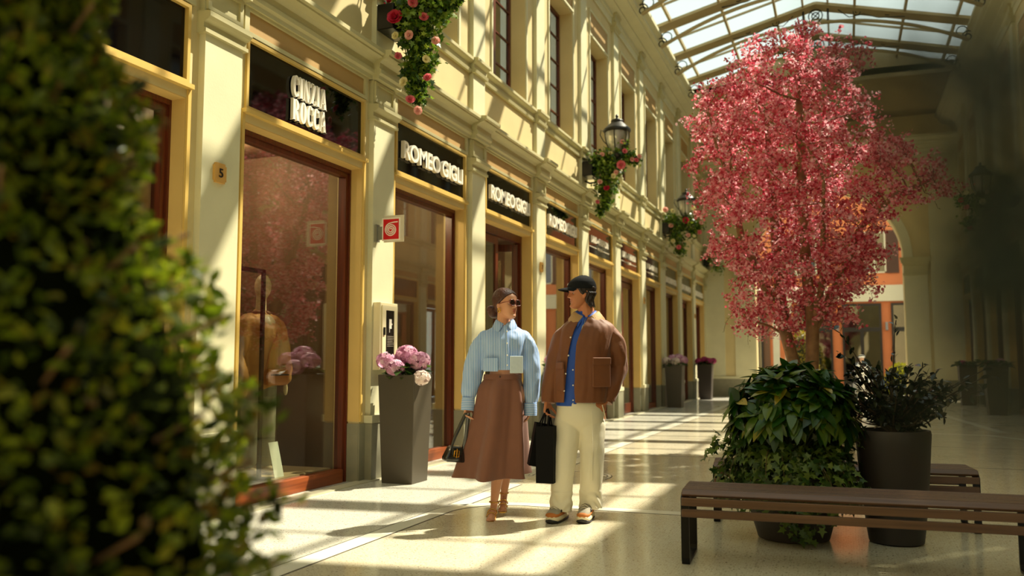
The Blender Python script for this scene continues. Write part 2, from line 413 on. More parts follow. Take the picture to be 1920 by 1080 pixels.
def bay(side):
    """trim between two pilasters, local y 0 = near edge of the pilaster"""
    m = MB(); y0, y1 = .55, 2.46
    for q in ((y0, y0+.03, 3.3, 3.92), (y1-.03, y1, 3.3, 3.92), (y0+.03, y1-.03, 3.89, 3.92), (y0+.03, y1-.03, 3.3, 3.33)): fb(m, side, -.04, .025, *q)
    fb(m, side, -.02, .05, y0-.03, y1+.03, 3.265, 3.30)
    fb(m, side, -.02, .018, y0-.035, y0-.001, 0.6, 3.265); fb(m, side, -.02, .018, y1+.001, y1+.035, .6, 3.265)
    r = m.build('door_surround', GOLD); r['kind'] = 'structure'
    m = MB(); fb(m, side, -.15, -.001, y1-.008, y1-.0005, .6, 3.2); fb(m, side, -.15, -.001, y0+.0005, y0+.008, .6, 3.2); fb(m, side, -.15, -.001, y0+.008, y1-.008, 3.19, 3.199); m.build('reveal_lining', JAMB, r)
    m = MB(); fb(m, side, -.01, .006, .56, 2.44, 3.965, 4.145); m.build('frieze_panel', TAN, r)
    m = MB()
    for q in ((.5, 2.5, 3.93, 3.965), (.5, 2.5, 4.145, 4.17), (.5, .56, 3.965, 4.145), (2.44, 2.5, 3.965, 4.145)): fb(m, side, -.01, .03, *q)
    m.build('frieze_moulding', SAGE, r)
    m = MB(); a, b = .78, 2.24
    for q in ((a, b, 7.78, 7.82), (a, b, 8.28, 8.32), (a, a+.04, 7.82, 8.28), (b-.04, b, 7.82, 8.28)): fb(m, side, -.01, .03, *q)
    for q in ((a-.02, a+.03, 5.3, 7.78), (b-.03, b+.02, 5.3, 7.78)): fb(m, side, -.02, .025, *q)
    m.build('window_architrave', CREAM, r)
    m = MB(); fb(m, side, -.01, .006, a+.04, b-.04, 7.82, 8.28); m.build('lintel_panel', TAN, r)
    return r
winn = [0]
def shopwin(side):
    """large display window in the reveal, local y 0 = pilaster edge"""
    y0, y1 = .55, 2.46; m = MB()
    for d0, d1, w in ((-.24, -.15, .075), (-.21, -.13, .03)):
        fb(m, side, d0, d1, y0, y0+w, 0, 3.2); fb(m, side, d0, d1, y1-w, y1, 0, 3.2); fb(m, side, d0, d1, y0+w, y1-w, 3.2-w-.02, 3.2)
    r = m.build('window', MAHO); r['kind'] = 'structure'
    m = MB(); fb(m, side, -.24, -.13, y0+.075, y1-.075, 0, .13); m.build('bottom_rail', MAHOR, r, bevel=.005)
    m = MB(); fb(m, side, -.205, -.195, y0+.07, y1-.07, .12, 3.12); m.build('pane', GLASSW, r)
    return r
def upwin(side):
    y0, y1 = .82, 2.20; z0, z1 = 5.3, 7.75; m = MB()
    fr = [(y0, y0+.06, z0, z1), (y1-.06, y1, z0, z1), (y0+.06, y1-.06, z0, z0+.06), (y0+.06, y1-.06, z1-.06, z1), ((y0+y1)/2-.04, (y0+y1)/2+.04, z0+.06, z1-.06)]
    for q in fr: fb(m, side, -.3, -.24, *q)
    for i in range(1, 5): fb(m, side, -.285, -.25, y0+.06, y1-.06, z0+i*.49-.012, z0+i*.49+.012)
    r = m.build('window', MAHO); r['kind'] = 'structure'
    m = MB(); fb(m, side, -.272, -.266, y0+.05, y1-.05, z0+.05, z1-.05); m.build('pane', GLASSU, r)
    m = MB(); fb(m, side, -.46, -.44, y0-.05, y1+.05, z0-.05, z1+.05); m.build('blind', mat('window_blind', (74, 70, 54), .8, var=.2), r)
    return r
def shopdoor(side, openleaf=0):
    y0, y1 = .55, 2.46; m = MB()
    fb(m, side, -.24, -.15, y0, y0+.07, 0, 3.2); fb(m, side, -.24, -.15, y1-.07, y1, 0, 3.2); fb(m, side, -.24, -.15, y0+.07, y1-.07, 3.08, 3.2)
    r = m.build('door', MAHO); r['kind'] = 'structure'
    ym = (y0+y1)/2
    def leaf(a, b, hinge, ang):
        e = bpy.data.objects.new('door_leaf', None); COL.objects.link(e); e.parent = r; e.location = (FX(side, -.2), hinge, 0); e.rotation_euler = (0, 0, ang)
        X = 0; w = .09; m = MB()
        for q in ((a, a+w, .02, 3.06), (b-w, b, .02, 3.06), (a+w, b-w, .02, .24), (a+w, b-w, 2.95, 3.06)): m.box(-.022, .022, q[0]-hinge, q[1]-hinge, q[2], q[3])
        m.build('leaf_frame', MAHO, e)
        m = MB(); m.box(-.004, .004, a+w-hinge, b-w-hinge, .24, 2.95); m.build('pane', GLASSW, e)
        hy = (b-.045 if hinge == a else a+.045)-hinge
        m = MB(); m.tube([(.05, hy, .9), (.05, hy, 1.5)], .012, 8); m.bar((0, hy, .95), (.05, hy, .95), .015, .015); m.bar((0, hy, 1.45), (.05, hy, 1.45), .015, .015)
        m.build('handle', mat('brass', (176, 140, 70), .3, metal=1), e)
    leaf(y0+.07, ym, y0+.07, 0 if not openleaf else 0); leaf(ym, y1-.07, y1-.07, math.radians(-72 if side == 'left' else 72)*openleaf)
    return r

for side in ('left', 'right'):
    wall(side)
    pp = pilaster(side); bb = bay(side); sw = shopwin(side); uw = upwin(side)
    dr = shopdoor(side, 0); dro = shopdoor(side, 1)
    K = list(range(-3, 10)) if side == 'left' else list(range(-1, 10))
    doors = {2: dro if side == 'left' else dr, 5: dr, 8: dr}
    # bay index k: 0 shows the second sign
    used = set()
    def put(o, k, nm):
        q = o if o.name not in used else dup(o)
        used.add(o.name); q.location = (0, PK(k), 0)
        return q
    dn = [0]
    for k in K+[10]:
        q = put(pp, k, 't'); tn[0] += 1; q.name = 'trim_%d' % tn[0]; used.add(pp.name)
        if k == 10: break
        q = put(bb, k, 't'); tn[0] += 1; q.name = 'trim_%d' % tn[0]; used.add(bb.name)
        src = doors.get(k, sw)
        q = put(src, k, 'w'); used.add(src.name)
        if src is sw: winn[0] += 1; q.name = 'window_%d' % winn[0]
        else: dn[0] += 1; q.name = 'door_%d' % (dn[0]+(0 if side == 'left' else 3))
        used.add(src.name)
        q = put(uw, k, 'w'); winn[0] += 1; q.name = 'window_%d' % winn[0]; used.add(uw.name)
    if side == 'right':
        for c in kids(dro):
            for c2 in kids(c): bpy.data.objects.remove(c2)
            bpy.data.objects.remove(c)
        bpy.data.objects.remove(dro)

# shop interiors behind the glass
def shell(side):
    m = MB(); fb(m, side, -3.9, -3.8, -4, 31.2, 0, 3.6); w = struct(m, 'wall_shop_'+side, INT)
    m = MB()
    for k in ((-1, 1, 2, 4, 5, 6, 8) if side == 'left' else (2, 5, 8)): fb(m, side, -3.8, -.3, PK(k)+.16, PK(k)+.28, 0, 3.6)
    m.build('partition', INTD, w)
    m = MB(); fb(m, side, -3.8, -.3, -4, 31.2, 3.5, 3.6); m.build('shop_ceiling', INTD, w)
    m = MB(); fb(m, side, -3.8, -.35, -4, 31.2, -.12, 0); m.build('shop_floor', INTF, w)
    # drawn curtain-like display partition just inside, as seen in the far shopfronts
    return w
shell('left'); shell('right')

# ------------------------------------------------------------------ far wall with the arch
YE = 31.2; AX0, AX1 = -2.83, 1.93; ac = (AX0+AX1)/2; ar = (AX1-AX0)/2; ASP = 4.64
def archwall():
    m = MB(); th = .6
    m.box(WL-.3, AX0, YE, YE+th, 0, 9.7); m.box(AX1, WR+.3, YE, YE+th, 0, 9.7)
    n = 28; pts = [(ac+ar*math.cos(PI-PI*i/n), ASP+ar*math.sin(PI-PI*i/n)) for i in range(n+1)]
    for i in range(n):
        (x0, z0), (x1, z1) = pts[i], pts[i+1]
        m.add([(x0,YE,z0),(x1,YE,z1),(x1,YE,9.7),(x0,YE,9.7),(x0,YE+th,z0),(x1,YE+th,z1),(x1,YE+th,9.7),(x0,YE+th,9.7)],
              [(0,1,2,3),(7,6,5,4),(0,4,5,1),(3,2,6,7)])
    w = struct(m, 'wall_far', YEL, recalc=False)
    # archivolt ring, imposts, wall piers
    m = MB(); r0, r1 = ar+.02, ar+.3
    for i in range(n):
        a0 = PI-PI*i/n; a1 = PI-PI*(i+1)/n
        vs = []
        for y in (YE-.05, YE):
            for a, r in ((a0, r0), (a1, r0), (a1, r1), (a0, r1)): vs.append((ac+r*math.cos(a), y, ASP+r*math.sin(a)))
        m.add(vs, [(0,1,2,3),(7,6,5,4),(0,4,5,1),(1,5,6,2),(2,6,7,3),(3,7,4,0)])
    m.build('archivolt', CREAM, w)
    for s, x0, x1 in ((1, AX1+.02, AX1+.72), (-1, AX0-.72, AX0-.02)):
        m = MB(); m.box(x0, x1, YE-.05, YE, .7, 4.3); m.build('arch_pier', CREAM, w)
        m = MB()
        for z0, z1, e in ((4.05, 4.12, .05), (4.12, 4.38, .02), (4.38, 4.46, .06), (4.46, 4.56, .1), (4.56, 4.64, .13)): m.box(x0-e, x1+e, YE-.05-e, YE, z0, z1)
        m.build('impost', SAGE, w)
    m = MB(); m.box(WL, AX0-.02, YE-.04, YE, 0, .62); m.box(AX1+.02, WR, YE-.04, YE, 0, .62); m.build('plinth', PLINTH, w)
    m = MB(); m.box(WL, AX0, YE-.07, YE, .62, .70); m.box(AX1, WR, YE-.07, YE, .62, .70); m.build('dado_rail', CREAM, w)
    m = MB(); m.box(2.75, WR, YE-.09, YE, .7, 7.9); m.box(WL, -3.9, YE-.03, YE, .7, 7.9); m.build('corner_pier', CREAM, w)
    m = MB()
    m.prism([(p[0], p[1]-.75) for p in TOPC], lambda p, a: (a, YE-p[0], p[1]), WL, WR); m.build('cornice', CREAM, w)
    return w
archwall()
struct(MB().box(WL-.3, WR+.3, -6.2, -6, 0, 9.6), 'wall_back', YEL)

# ------------------------------------------------------------------ glazed roof
ZR0, ZR1, XR, XA, XB = 9.3, 10.35, -.42, -4.62, 3.68
def roofz(x): return ZR0+(ZR1-ZR0)*(1-abs(x-XR)/((XB-XR) if x > XR else (XR-XA)))
YG = 26.3
gl = MB()
for xa, xb in ((XA, XR), (XR, XB)):
    za, zb = roofz(xa)+.13, roofz(xb)+.13
    gl.add([(xa, -6, za), (xb, -6, zb), (xb, YG, zb), (xa, YG, za)], [(0, 1, 2, 3)])
ceil = struct(gl, 'ceiling', GLASSR, recalc=False)
m = MB(); m.box(WL, WR, YG, YE, 9.42, 9.6); m.build('flat_ceiling', BEAM, ceil)
m = MB(); m.add([(XA, YG, 9.3), (XB, YG, 9.3), (XB, YG, 9.43), (XR, YG, 10.48), (XA, YG, 9.43), (XA, YG+.2, 9.3), (XB, YG+.2, 9.3), (XB, YG+.2, 9.43), (XR, YG+.2, 10.48), (XA, YG+.2, 9.43)],
    [(0,1,2,3,4), (9,8,7,6,5), (0,5,6,1), (1,6,7,2), (2,7,8,3), (3,8,9,4), (4,9,5,0)]); m.build('gable_panel', BEAM, ceil)
def spiral(cx, cz, r, turns, a0, s=1, n=30, k=.75):
    return [(cx+s*r*(1-k*i/n)*math.cos(a0+2*PI*turns*i/n), 0, cz+r*(1-k*i/n)*math.sin(a0+2*PI*turns*i/n)) for i in range(n+1)]
def truss():
    m = MB()
    for xa, xb in ((XA, XR), (XR, XB)):
        a = Vector((xa, 0, roofz(xa)+.06)); b = Vector((xb, 0, roofz(xb)+.06)); m.bar(a, b, .34, .07); m.bar(a-Vector((0, 0, .05)), b-Vector((0, 0, .05)), .46, .03)
    r = m.build('beam', BEAM); r['kind'] = 'structure'
    m = MB(); pts = []
    for i in range(41):
        t = -1+2*i/40; x = XR+t*(XB-XR-.6 if t > 0 else XR-XA-.6); z = 9.0+.92*(1-abs(t)**2.1)
        pts.append((x, 0, z))
    m.tube(pts, .045, 6); m.build('arch_rib', BEAM, r)
    m = MB()
    for s in (-1, 1):
        ex = XR+s*((XB-XR) if s > 0 else (XR-XA))-s*.75
        m.tube(spiral(ex, 9.24, .13, 1, 0, s, k=.1), .013, 5); m.tube(spiral(ex+s*.12, 9.1, .14, 1.4, 1, s), .016, 5)
        m.tube(spiral(XR+s*1.0, 10.08, .12, 1.6, .5, s), .012, 5); m.tube(spiral(XR+s*1.7, 9.96, .10, 1.6, .5, -s), .012, 5)
        m.tube([(XR+s*.55, 0, 10.2), (XR+s*.8, 0, 9.97), (XR+s*1.15, 0, 10.0), (XR+s*1.5, 0, 9.86), (XR+s*2.1, 0, 9.8)], .012, 5)
    m.build('scroll', BLACK, r)
    m = MB(); c = (XR, 0, 10.12)
    for rr in (.17, .09): m.tube([(XR+rr*math.cos(2*PI*i/20), 0, 10.12+rr*math.sin(2*PI*i/20)) for i in range(20)], .016, 5, closed=True)
    for i in range(4): m.tube([(XR, 0, 10.12), (XR+.17*math.cos(PI/4+i*PI/2), 0, 10.12+.17*math.sin(PI/4+i*PI/2))], .014, 5)
    for s in (-1, 1): m.tube([(XR+s*.3, 0, 9.9), (XR+s*.3, 0, 10.3)], .025, 6)
    m.build('wheel_ornament', BLACK, r)
    return r
tr = truss(); ys = [25.25-2.2*i for i in range(15)]
for i, y in enumerate(ys):
    q = tr if i == 0 else dup(tr); q.location = (0, y, 0); tn[0] += 1; q.name = 'trim_%d' % tn[0]
pur = MB()
for t in (.1, .42, .74): 
    for s in (-1, 1):
        x = XR+s*(1-t)*((XB-XR-.5) if s > 0 else (XR-XA-.5)); pur.bar((x, -6, roofz(x)+.08), (x, YG, roofz(x)+.08), .06, .09)
for x in (XR-.3, XR+.3): pur.bar((x, -6, roofz(x)+.08), (x, YG, roofz(x)+.08), .05, .09)
pr = trim(pur, BEAM)
m = MB()
for i in range(14):
    y = ys[i]-1.1
    for xa, xb in ((XA, XR), (XR, XB)): m.bar((xa, y, roofz(xa)+.1), (xb, y, roofz(xb)+.1), .045, .05)
m.build('glazing_bar', BEAM, pr)

# ------------------------------------------------------------------ the street beyond the arch
STREET = mat('street_paving', (168, 158, 138), .6, var=.1)
struct(MB().box(-30, 30, 31.8, 70, -.15, -.005), 'floor_street', STREET)
ORG = mat('orange_render', (222, 128, 74), .7, var=.05); CRM2 = mat('cream_render', (226, 214, 180), .7, var=.03)
DKF = mat('dark_bronze_frame', (34, 28, 24), .4); STG = glassmat('street_glass', (.10, .10, .13), 1.5, .02, 1.5, .12)
YB = 40.
b = thing('shop_building', 'orange and cream rendered shop building across the street, seen through the arch', 'building', (0, YB, 0))
def bx(nm, m, x0, x1, z0, z1, d0=-.05, d1=0, par=None):
    return MB().box(x0, x1, d0, d1, z0, z1).build(nm, m, par or b)
bx('wall', ORG, -9, 9, 0, 9.5, 0, 1.2)
bx('band', CRM2, -9, 9, 3.79, 4.47, -.15, 0); bx('pilaster', CRM2, -2.92, -2.64, 0, 3.79); bx('pilaster', CRM2, -2.42, -2.11, 0, 3.79)
bx('pilaster', mat('brown_render', (120, 84, 56), .7), -3.33, -3.05, 0, 3.79); bx('cornice', CRM2, -9, 9, 9.2, 9.5, -.4, 0)
for x0, x1, nm in ((-3.6, -3.33, 'window'), (-2.0, -.43, 'window'), (-.04, 1.54, 'door'), (1.92, 3.4, 'window'), (4.0, 5.6, 'window'), (-6.5, -4.2, 'window')):
    f = MB(); 
    for q in ((x0, x0+.09, 0, 3.7), (x1-.09, x1, 0, 3.7), (x0+.09, x1-.09, 3.61, 3.7), (x0+.09, x1-.09, 2.5, 2.68), (x0+.09, x1-.09, 0, .15)): f.box(q[0], q[1], -.12, 0, q[2], q[3])
    if x1-x0 > 1: f.box((x0+x1)/2-.07, (x0+x1)/2+.07, -.12, 0, .15, 2.5)
    f = f.build(nm, DKF, b); MB().box(x0+.05, x1-.05, -.06, -.04, .1, 3.65).build('pane', STG, f)
for x0 in (-5.2, -1.9, .9, 3.6):
    f = MB()
    for q in ((x0, x0+.06, 5.0, 6.8), (x0+.84, x0+.9, 5.0, 6.8), (x0, x0+.9, 5, 5.06), (x0, x0+.9, 6.74, 6.8), (x0+.42, x0+.48, 5, 6.8)): f.box(q[0], q[1], -.05, 0, q[2], q[3])
    f = f.build('window', CRM2, b); MB().box(x0+.03, x0+.87, -.02, -.01, 5.02, 6.78).build('pane', STG, f)
    for sx in (x0-.5, x0+.92):
        s = MB().box(sx, sx+.48, -.05, -.005, 4.98, 6.82)
        for i in range(22): s.box(sx+.04, sx+.44, -.065, -.05, 5.04+i*.08, 5.08+i*.08)
        s.build('shutter', mat('brown_shutter', (92, 58, 38), .6), b)
for x in (-.22, 1.73): MB().box(x-.05, x+.05, -.12, -.001, 2.55, 2.9).build('wall_light', mat('grey_metal', (150, 146, 140), .4), b, bevel=.02)
# ------------------------------------------------------------------ lettering
def text_mb(txt, h, depth, width=None, off=0., spacing=1.):
    c = bpy.data.curves.new('t', 'FONT'); c.body = txt; c.size = 1; c.extrude = 0; c.offset = off; c.space_character = spacing
    c.resolution_u = 6
    o = bpy.data.objects.new('t', c); COL.objects.link(o); dg = bpy.context.evaluated_depsgraph_get()
    me = bpy.data.meshes.new_from_object(o.evaluated_get(dg)); bm = bmesh.new(); bm.from_mesh(me)
    bmesh.ops.remove_doubles(bm, verts=bm.verts, dist=1e-5)
    r = bmesh.ops.extrude_face_region(bm, geom=bm.faces[:])
    for v in r['geom']:
        if isinstance(v, bmesh.types.BMVert): v.co.z += 1
    m = MB(); bm.verts.index_update(); vs = [v.co.copy() for v in bm.verts]; fs = [tuple(v.index for v in f.verts) for f in bm.faces]
    bm.free(); bpy.data.objects.remove(o)
    x0 = min(v.x for v in vs); x1 = max(v.x for v in vs); y0 = min(v.y for v in vs); y1 = max(v.y for v in vs)
    sy = h/(y1-y0); sx = (width/(x1-x0)) if width else sy
    m.add([((v.x-x0)*sx, (v.y-y0)*sy, v.z*depth) for v in vs], fs)
    return m
def serif_mb(txt, w_total, h, depth):
    """tall condensed high-contrast roman capitals"""
    TH, TN = .17, .045
    def st(a, b, w): return [(a[0]-w/2, a[1]), (a[0]+w/2, a[1]), (b[0]+w/2, b[1]), (b[0]-w/2, b[1])]
    def rc(x0, x1, y0, y1): return [(x0, y0), (x1, y0), (x1, y1), (x0, y1)]
    def arcq(cx, rx, ry, a0, a1, cy=.5, th=TH, tn=TN):
        out = []; n = 22
        for i in range(n):
            p = []
            for a, k in ((a0+(a1-a0)*i/n, 0), (a0+(a1-a0)*(i+1)/n, 0), (a0+(a1-a0)*(i+1)/n, 1), (a0+(a1-a0)*i/n, 1)):
                a = math.radians(a); X, Y = (rx, ry) if k == 0 else (rx-th, ry-tn); p.append((cx+X*math.cos(a), cy+Y*math.sin(a)))
            out.append(p)
        return out
    G = {}
    G['I'] = (.26, [st((.13, 0), (.13, 1), TH), rc(0, .26, 0, .03), rc(0, .26, .97, 1)])
    G['C'] = (.44, arcq(.23, .23, .5, 42, 318)+[rc(.385, .43, .62, .93), rc(.385, .43, .08, .3)])
    G['O'] = (.46, arcq(.23, .23, .5, 0, 360))
    G['N'] = (.5, [st((.07, 0), (.07, 1), TN), st((.43, 0), (.43, 1), TN), st((.40, 0), (.10, 1), TH), rc(0, .14, 0, .03), rc(.35, .5, .97, 1), rc(0, .14, .97, 1)])
    G['Z'] = (.42, [rc(.01, .41, .955, 1), rc(0, .42, 0, .045), st((.1, 0), (.32, 1), TH), rc(.01, .045, .78, 1), rc(.375, .42, 0, .25)])
    G['A'] = (.5, [st((.07, 0), (.22, 1), TN), st((.40, 0), (.25, 1), TH), rc(.12, .36, .27, .305), rc(0, .15, 0, .03), rc(.28, .52, 0, .03)])
    G['R'] = (.5, [st((.11, 0), (.11, 1), TH), rc(0, .22, 0, .03), rc(0, .2, .97, 1)]+arcq(.2, .24, .27, -90, 90, .73)+[st((.40, 0), (.27, .47), TH), rc(.32, .52, 0, .03)])
    m = MB(); x = 0; tot = sum(G[c][0]+.035 for c in txt)-.035; s = w_total/tot
    for c in txt:
        w, ps = G[c]
        for p in ps: m.prism([(a+x, b) for a, b in p], lambda q, z: (q[0]*s, q[1]*h, z), 0, depth)
        x += w+.035
    return m
def on_left(mb, d, y, z):      # letters read along +y, face +x
    return mb.xf(Matrix.Translation((WL+d, y, z)) @ Matrix(((0,0,1,0),(1,0,0,0),(0,1,0,0),(0,0,0,1))))
def on_right(mb, d, y, z):
    return mb.xf(Matrix.Translation((WR-d, y, z)) @ Matrix(((0,0,-1,0),(-1,0,0,0),(0,1,0,0),(0,0,0,1))))
order = ['first', 'second', 'third', 'fourth', 'fifth', 'sixth', 'seventh', 'eighth', 'ninth', 'tenth', 'eleventh']
SL = {-1: 'black gloss shop sign with ivory serif lettering, cut by the top left corner',
      0: 'black gloss shop sign with two stacked lines of ivory serif letters above the pink reflection',
      1: 'black gloss shop sign with one wide line of ivory letters, nearest of its three',
      2: 'black gloss shop sign with one line of ivory letters above the open shop door',
      3: 'gloss shop sign with one line of ivory letters, farthest of its three, reflecting a roof',
      4: 'gloss sign with small ivory letters over a thin rule, nearest of its kind',
      5: 'gloss sign with small ivory letters over a thin rule, the middle one of three',
      6: 'gloss sign with small letters over a thin rule, farthest of the three of its kind',
      7: 'dark grey shop sign with ivory block letters low on it, nearest of the last three',
      8: 'dark grey shop sign with ivory block letters low on it, middle of the last three',
      9: 'dark grey shop sign with ivory block letters nearest the far wall'}
for k in range(-1, 10):
    t = thing('shop_sign', SL[k], 'sign', (0, 0, 0), 0, 'shop signs on the left facade')
    y0, y1 = PK(k)+.585, PK(k)+2.425
    m = MB(); fb(m, 'left', -.055, -.01, y0, y1, 3.33, 3.89); m.build('panel', SIGN if k < 7 else SIGNG, t)
    D = .0
    if k <= 0:
        yy = PK(k)+1.19 if k == 0 else 3.72
        a = on_left(serif_mb('CINZIA', .54, .2, .03), D, yy, 3.60); a.build('lettering', LETTER, t)
        a = on_left(serif_mb('ROCCA', .54, .2, .03), D, yy, 3.38); a.build('lettering', LETTER, t)
    elif k <= 3:
        on_left(text_mb('ROMEO', .20, .045, .94, .012), D, PK(k)+.70, 3.495).build('lettering', LETTER, t)
        on_left(text_mb('GIGLI', .20, .045, .61, .012), D, PK(k)+1.70, 3.495).build('lettering', LETTER, t)
    elif k <= 6:
        y = PK(k)+.82
        on_left(text_mb('LAND', .135, .02, .38, .004), D, y, 3.57).build('lettering', LETTER, t)
        on_left(text_mb('of', .075, .02, .12, .002), D, y+.41, 3.59).build('lettering', LETTER, t)
        on_left(text_mb('FASHION', .135, .02, .72, .004), D, y+.56, 3.57).build('lettering', LETTER, t)
        on_left(text_mb('VILLAGE', .05, .02, .34, .002), D, y+.47, 3.455).build('lettering', LETTER, t)
        m = MB(); fb(m, 'left', -.01, .008, y-.12, y+.42, 3.477, 3.485); m.build('rule', LETTER, t); m = MB(); fb(m, 'left', -.01, .008, y+.86, y+1.4, 3.477, 3.485); m.build('rule', LETTER, t)
    else:
        on_left(text_mb('BACHIANCA', .17, .03, 1.62, .012), D, PK(k)+.68, 3.43).build('lettering', LETTER, t)
for k in range(2, 10):
    m = MB(); fb(m, 'right', -.055, -.01, PK(k)+.585, PK(k)+2.425, 3.33, 3.89)
    tag(m.build('shop_sign', SIGN), 'plain dark gloss shop sign on the shaded right facade, %s from the far wall' % order[9-k], 'sign', 'shop signs on the right facade')

# house number plaques
for k, tx, z, lb in ((0, '5', 2.675, 'small brass plaque with number 5 on the nearest pilaster'), (3, '7', 2.73, 'small brass number plaque on the pilaster right of the open shop door'),
                 (6, '9', 2.7, 'small brass number plaque on a pilaster near the pale hydrangea planter'), (9, '6', 2.7, 'small brass number plaque on the pilaster nearest the dark planter')):
    t = thing('house_number', lb, 'plaque', (0, 0, 0), 0, 'house number plaques')
    yc = PK(k)+.19; c = .018; h = .078; m = MB()
    pts = [(-h+c,-h),(h-c,-h),(h-c,-h+c),(h,-h+c),(h,h-c),(h-c,h-c),(h-c,h),(-h+c,h),(-h+c,h-c),(-h,h-c),(-h,-h+c),(-h+c,-h+c)]
    m.prism(pts, lambda p, a: (WL+a, yc+p[0]*.85, z+p[1]), .06, .085); m.build('plate', mat('brass_plate', (206, 160, 84), .45, metal=.2), t)
    on_left(text_mb(tx, .07, .006, .045*len(tx), .006), .085, yc-.022*len(tx), z-.035).build('numeral', mat('dark_numeral', (26, 18, 12), .5), t)

# fire hose sign
t = thing('hose_sign', 'red square fire hose sign on a clear plate, projecting from the second pilaster', 'sign', (WL+.06, 7.86, 2.57))
m = MB(); m.box(0, .03, -.035, .035, -.12, .06); m.box(.03, .2, -.006, .002, -.10, .04); m.build('bracket', mat('zinc', (150, 150, 136), .4, metal=.6), t)
m = MB(); m.box(.10, .335, -.006, .0, -.13, .15); m.build('backing_plate', mat('clear_acrylic', (214, 204, 178), .15), t)
m = MB(); m.box(.085, .295, -.014, -.006, -.115, .125); m.build('edge', mat('sign_white', (240, 232, 214), .4), t)
m = MB(); m.box(.10, .28, -.018, -.014, -.10, .11); m.build('face', mat('sign_red', (206, 20, 26), .35), t)
m = MB(); pts = [(.19+.07*(1-.85*i/60)*math.cos(2*PI*3.2*i/60+PI/2), -.02, .0+.07*(1-.85*i/60)*math.sin(2*PI*3.2*i/60+PI/2)) for i in range(61)]
m.tube([(.27, -.02, .078), (.23, -.02, .078)]+pts, .006, 5); m.build('hose_spiral', mat('sign_white', (240, 232, 214), .4), t)

# hose cabinet on the second pilaster
t = thing('hose_cabinet', 'slim cream fire hose cabinet with a dark glass door on the second pilaster', 'cabinet', (WL+.06, 7.83, 1.12))
CABM = mat('cabinet_cream', (226, 214, 174), .4)
m = MB(); m.box(0, .085, 0, .37, 0, .70); m.build('body', CABM, t, bevel=.006)
m = MB()
for q in ((.025, .10, .03, .67), (.28, .345, .03, .67), (.10, .28, .03, .08), (.10, .28, .62, .67)): m.box(.085, .098, *q)
d = m.build('door', CABM, t)
MB().box(.086, .092, .10, .28, .08, .62).build('dark_panel', mat('dark_glass', (34, 28, 24), .08), d)
MB().box(.098, .108, .045, .075, .36, .44).build('latch', BLACK, d)
m = MB(); m.box(.092, .095, .175, .225, .43, .53); m.box(.092, .095, .18, .187, .39, .43); m.box(.092, .095, .225, .24, .47, .485); m.build('hose_symbol', mat('sign_white', (240, 232, 214), .4), d)
m = MB()
for i in range(7): m.box(.092, .094, .135, .29-.012*((i*5) % 4), .345-i*.017, .352-i*.017)
m.build('printed_lines', mat('grey_print', (140, 130, 112), .5), d)
m = MB(); m.box(.092, .096, .125, .225, .095, .135); m.build('red_label', mat('sign_red', (206, 20, 26), .35), d)
MB().box(.096, .0975, .15, .20, .105, .125).build('label_mark', mat('sign_white', (240, 232, 214), .4), d)

# ------------------------------------------------------------------ lanterns with rose baskets
IVYM = leafmat('basket_leaves', [(30, 56, 14), (62, 98, 22), (110, 140, 34), (150, 170, 52)], .4, .4)
LGL = glassmat('lantern_glass', (.93, .90, .80), 1.45, .45, 1., .26)
LANM = mat('lantern_iron', (40, 38, 30), .45, metal=.4)
def lantern(side, zoff=0.):
    s = 1 if side == 'left' else -1
    t = thing('wall_lantern', '', 'lantern', (0, 0, 0), 0, 'black wall lanterns on the facades')
    m = MB(); m.lathe([(.012,.87),(.03,.84),(.022,.80),(.05,.775),(.05,.765),(.11,.76),(.12,.74),(.11,.715),(.125,.70)], 16, (0, 0, 0)); m.build('finial', LANM, t, smooth=40)
    m = MB(); m.lathe([(.10,.72),(.125,.70),(.19,.64),(.25,.585),(.262,.565),(.262,.535),(.24,.52),(.05,.52)], 24); m.build('hood', LANM, t, smooth=40)
    m = MB(); m.lathe([(.215,.53),(.215,.42),(.19,.28),(.15,.18),(.10,.12)], 24); m.build('glass', LGL, t, smooth=40)
    m = MB(); m.ell((0, 0, .34), (.035, .035, .09)); m.build('bulb', mat('bulb_white', (236, 228, 200), .4), t, smooth=60)
    for i in range(6):
        a = PI/6+i*PI/3; m = MB(); m.tube([(r*math.cos(a), r*math.sin(a), z) for r, z in ((.235,.54),(.235,.44),(.21,.3),(.165,.19),(.11,.12))], .011, 6); m.build('rib', LANM, t)
    m = MB(); m.lathe([(.02,-.08),(.05,-.06),(.045,-.01),(.09,.02),(.12,.06),(.12,.1),(.09,.13),(.05,.14)], 20); m.build('base', LANM, t, smooth=40)
    m = MB(); w = -.68*s
    m.tube([(w, 0, -.35), (w*.8, 0, -.42), (w*.45, 0, -.40), (w*.15, 0, -.27), (0, 0, -.08)], .018, 8)
    m.tube([(w, 0, -.1), (w*.6, 0, -.16), (w*.3, 0, -.2), (0, 0, -.12)], .014, 8)
    m.tube([(w*.62+.07*math.cos(a*.4), 0, -.28+.07*math.sin(a*.4)) for a in range(16)], .01, 6)
    m.box(w-.01, w+.01, -.05, .05, -.5, .0); m.build('bracket', LANM, t)
    m = MB(); m.tube([(-.262*s, 0, .56), (-.31*s, 0, .6), (-.33*s, 0, .5), (-.27*s, 0, .38), (-.2*s, 0, .3)], .01, 6)
    m.build('hood_handle', LANM, t)
    return t
ROSES = {'deep pink': [(176, 16, 44), (214, 44, 80)], 'pink': [(224, 92, 110), (240, 138, 146)], 'pale pink': [(240, 170, 160), (248, 206, 190)], 'ivory': [(240, 226, 160), (250, 242, 200)]}
RM = {k: leafmat('rose_'+k.replace(' ', '_'), v, .35, .55) for k, v in ROSES.items()}
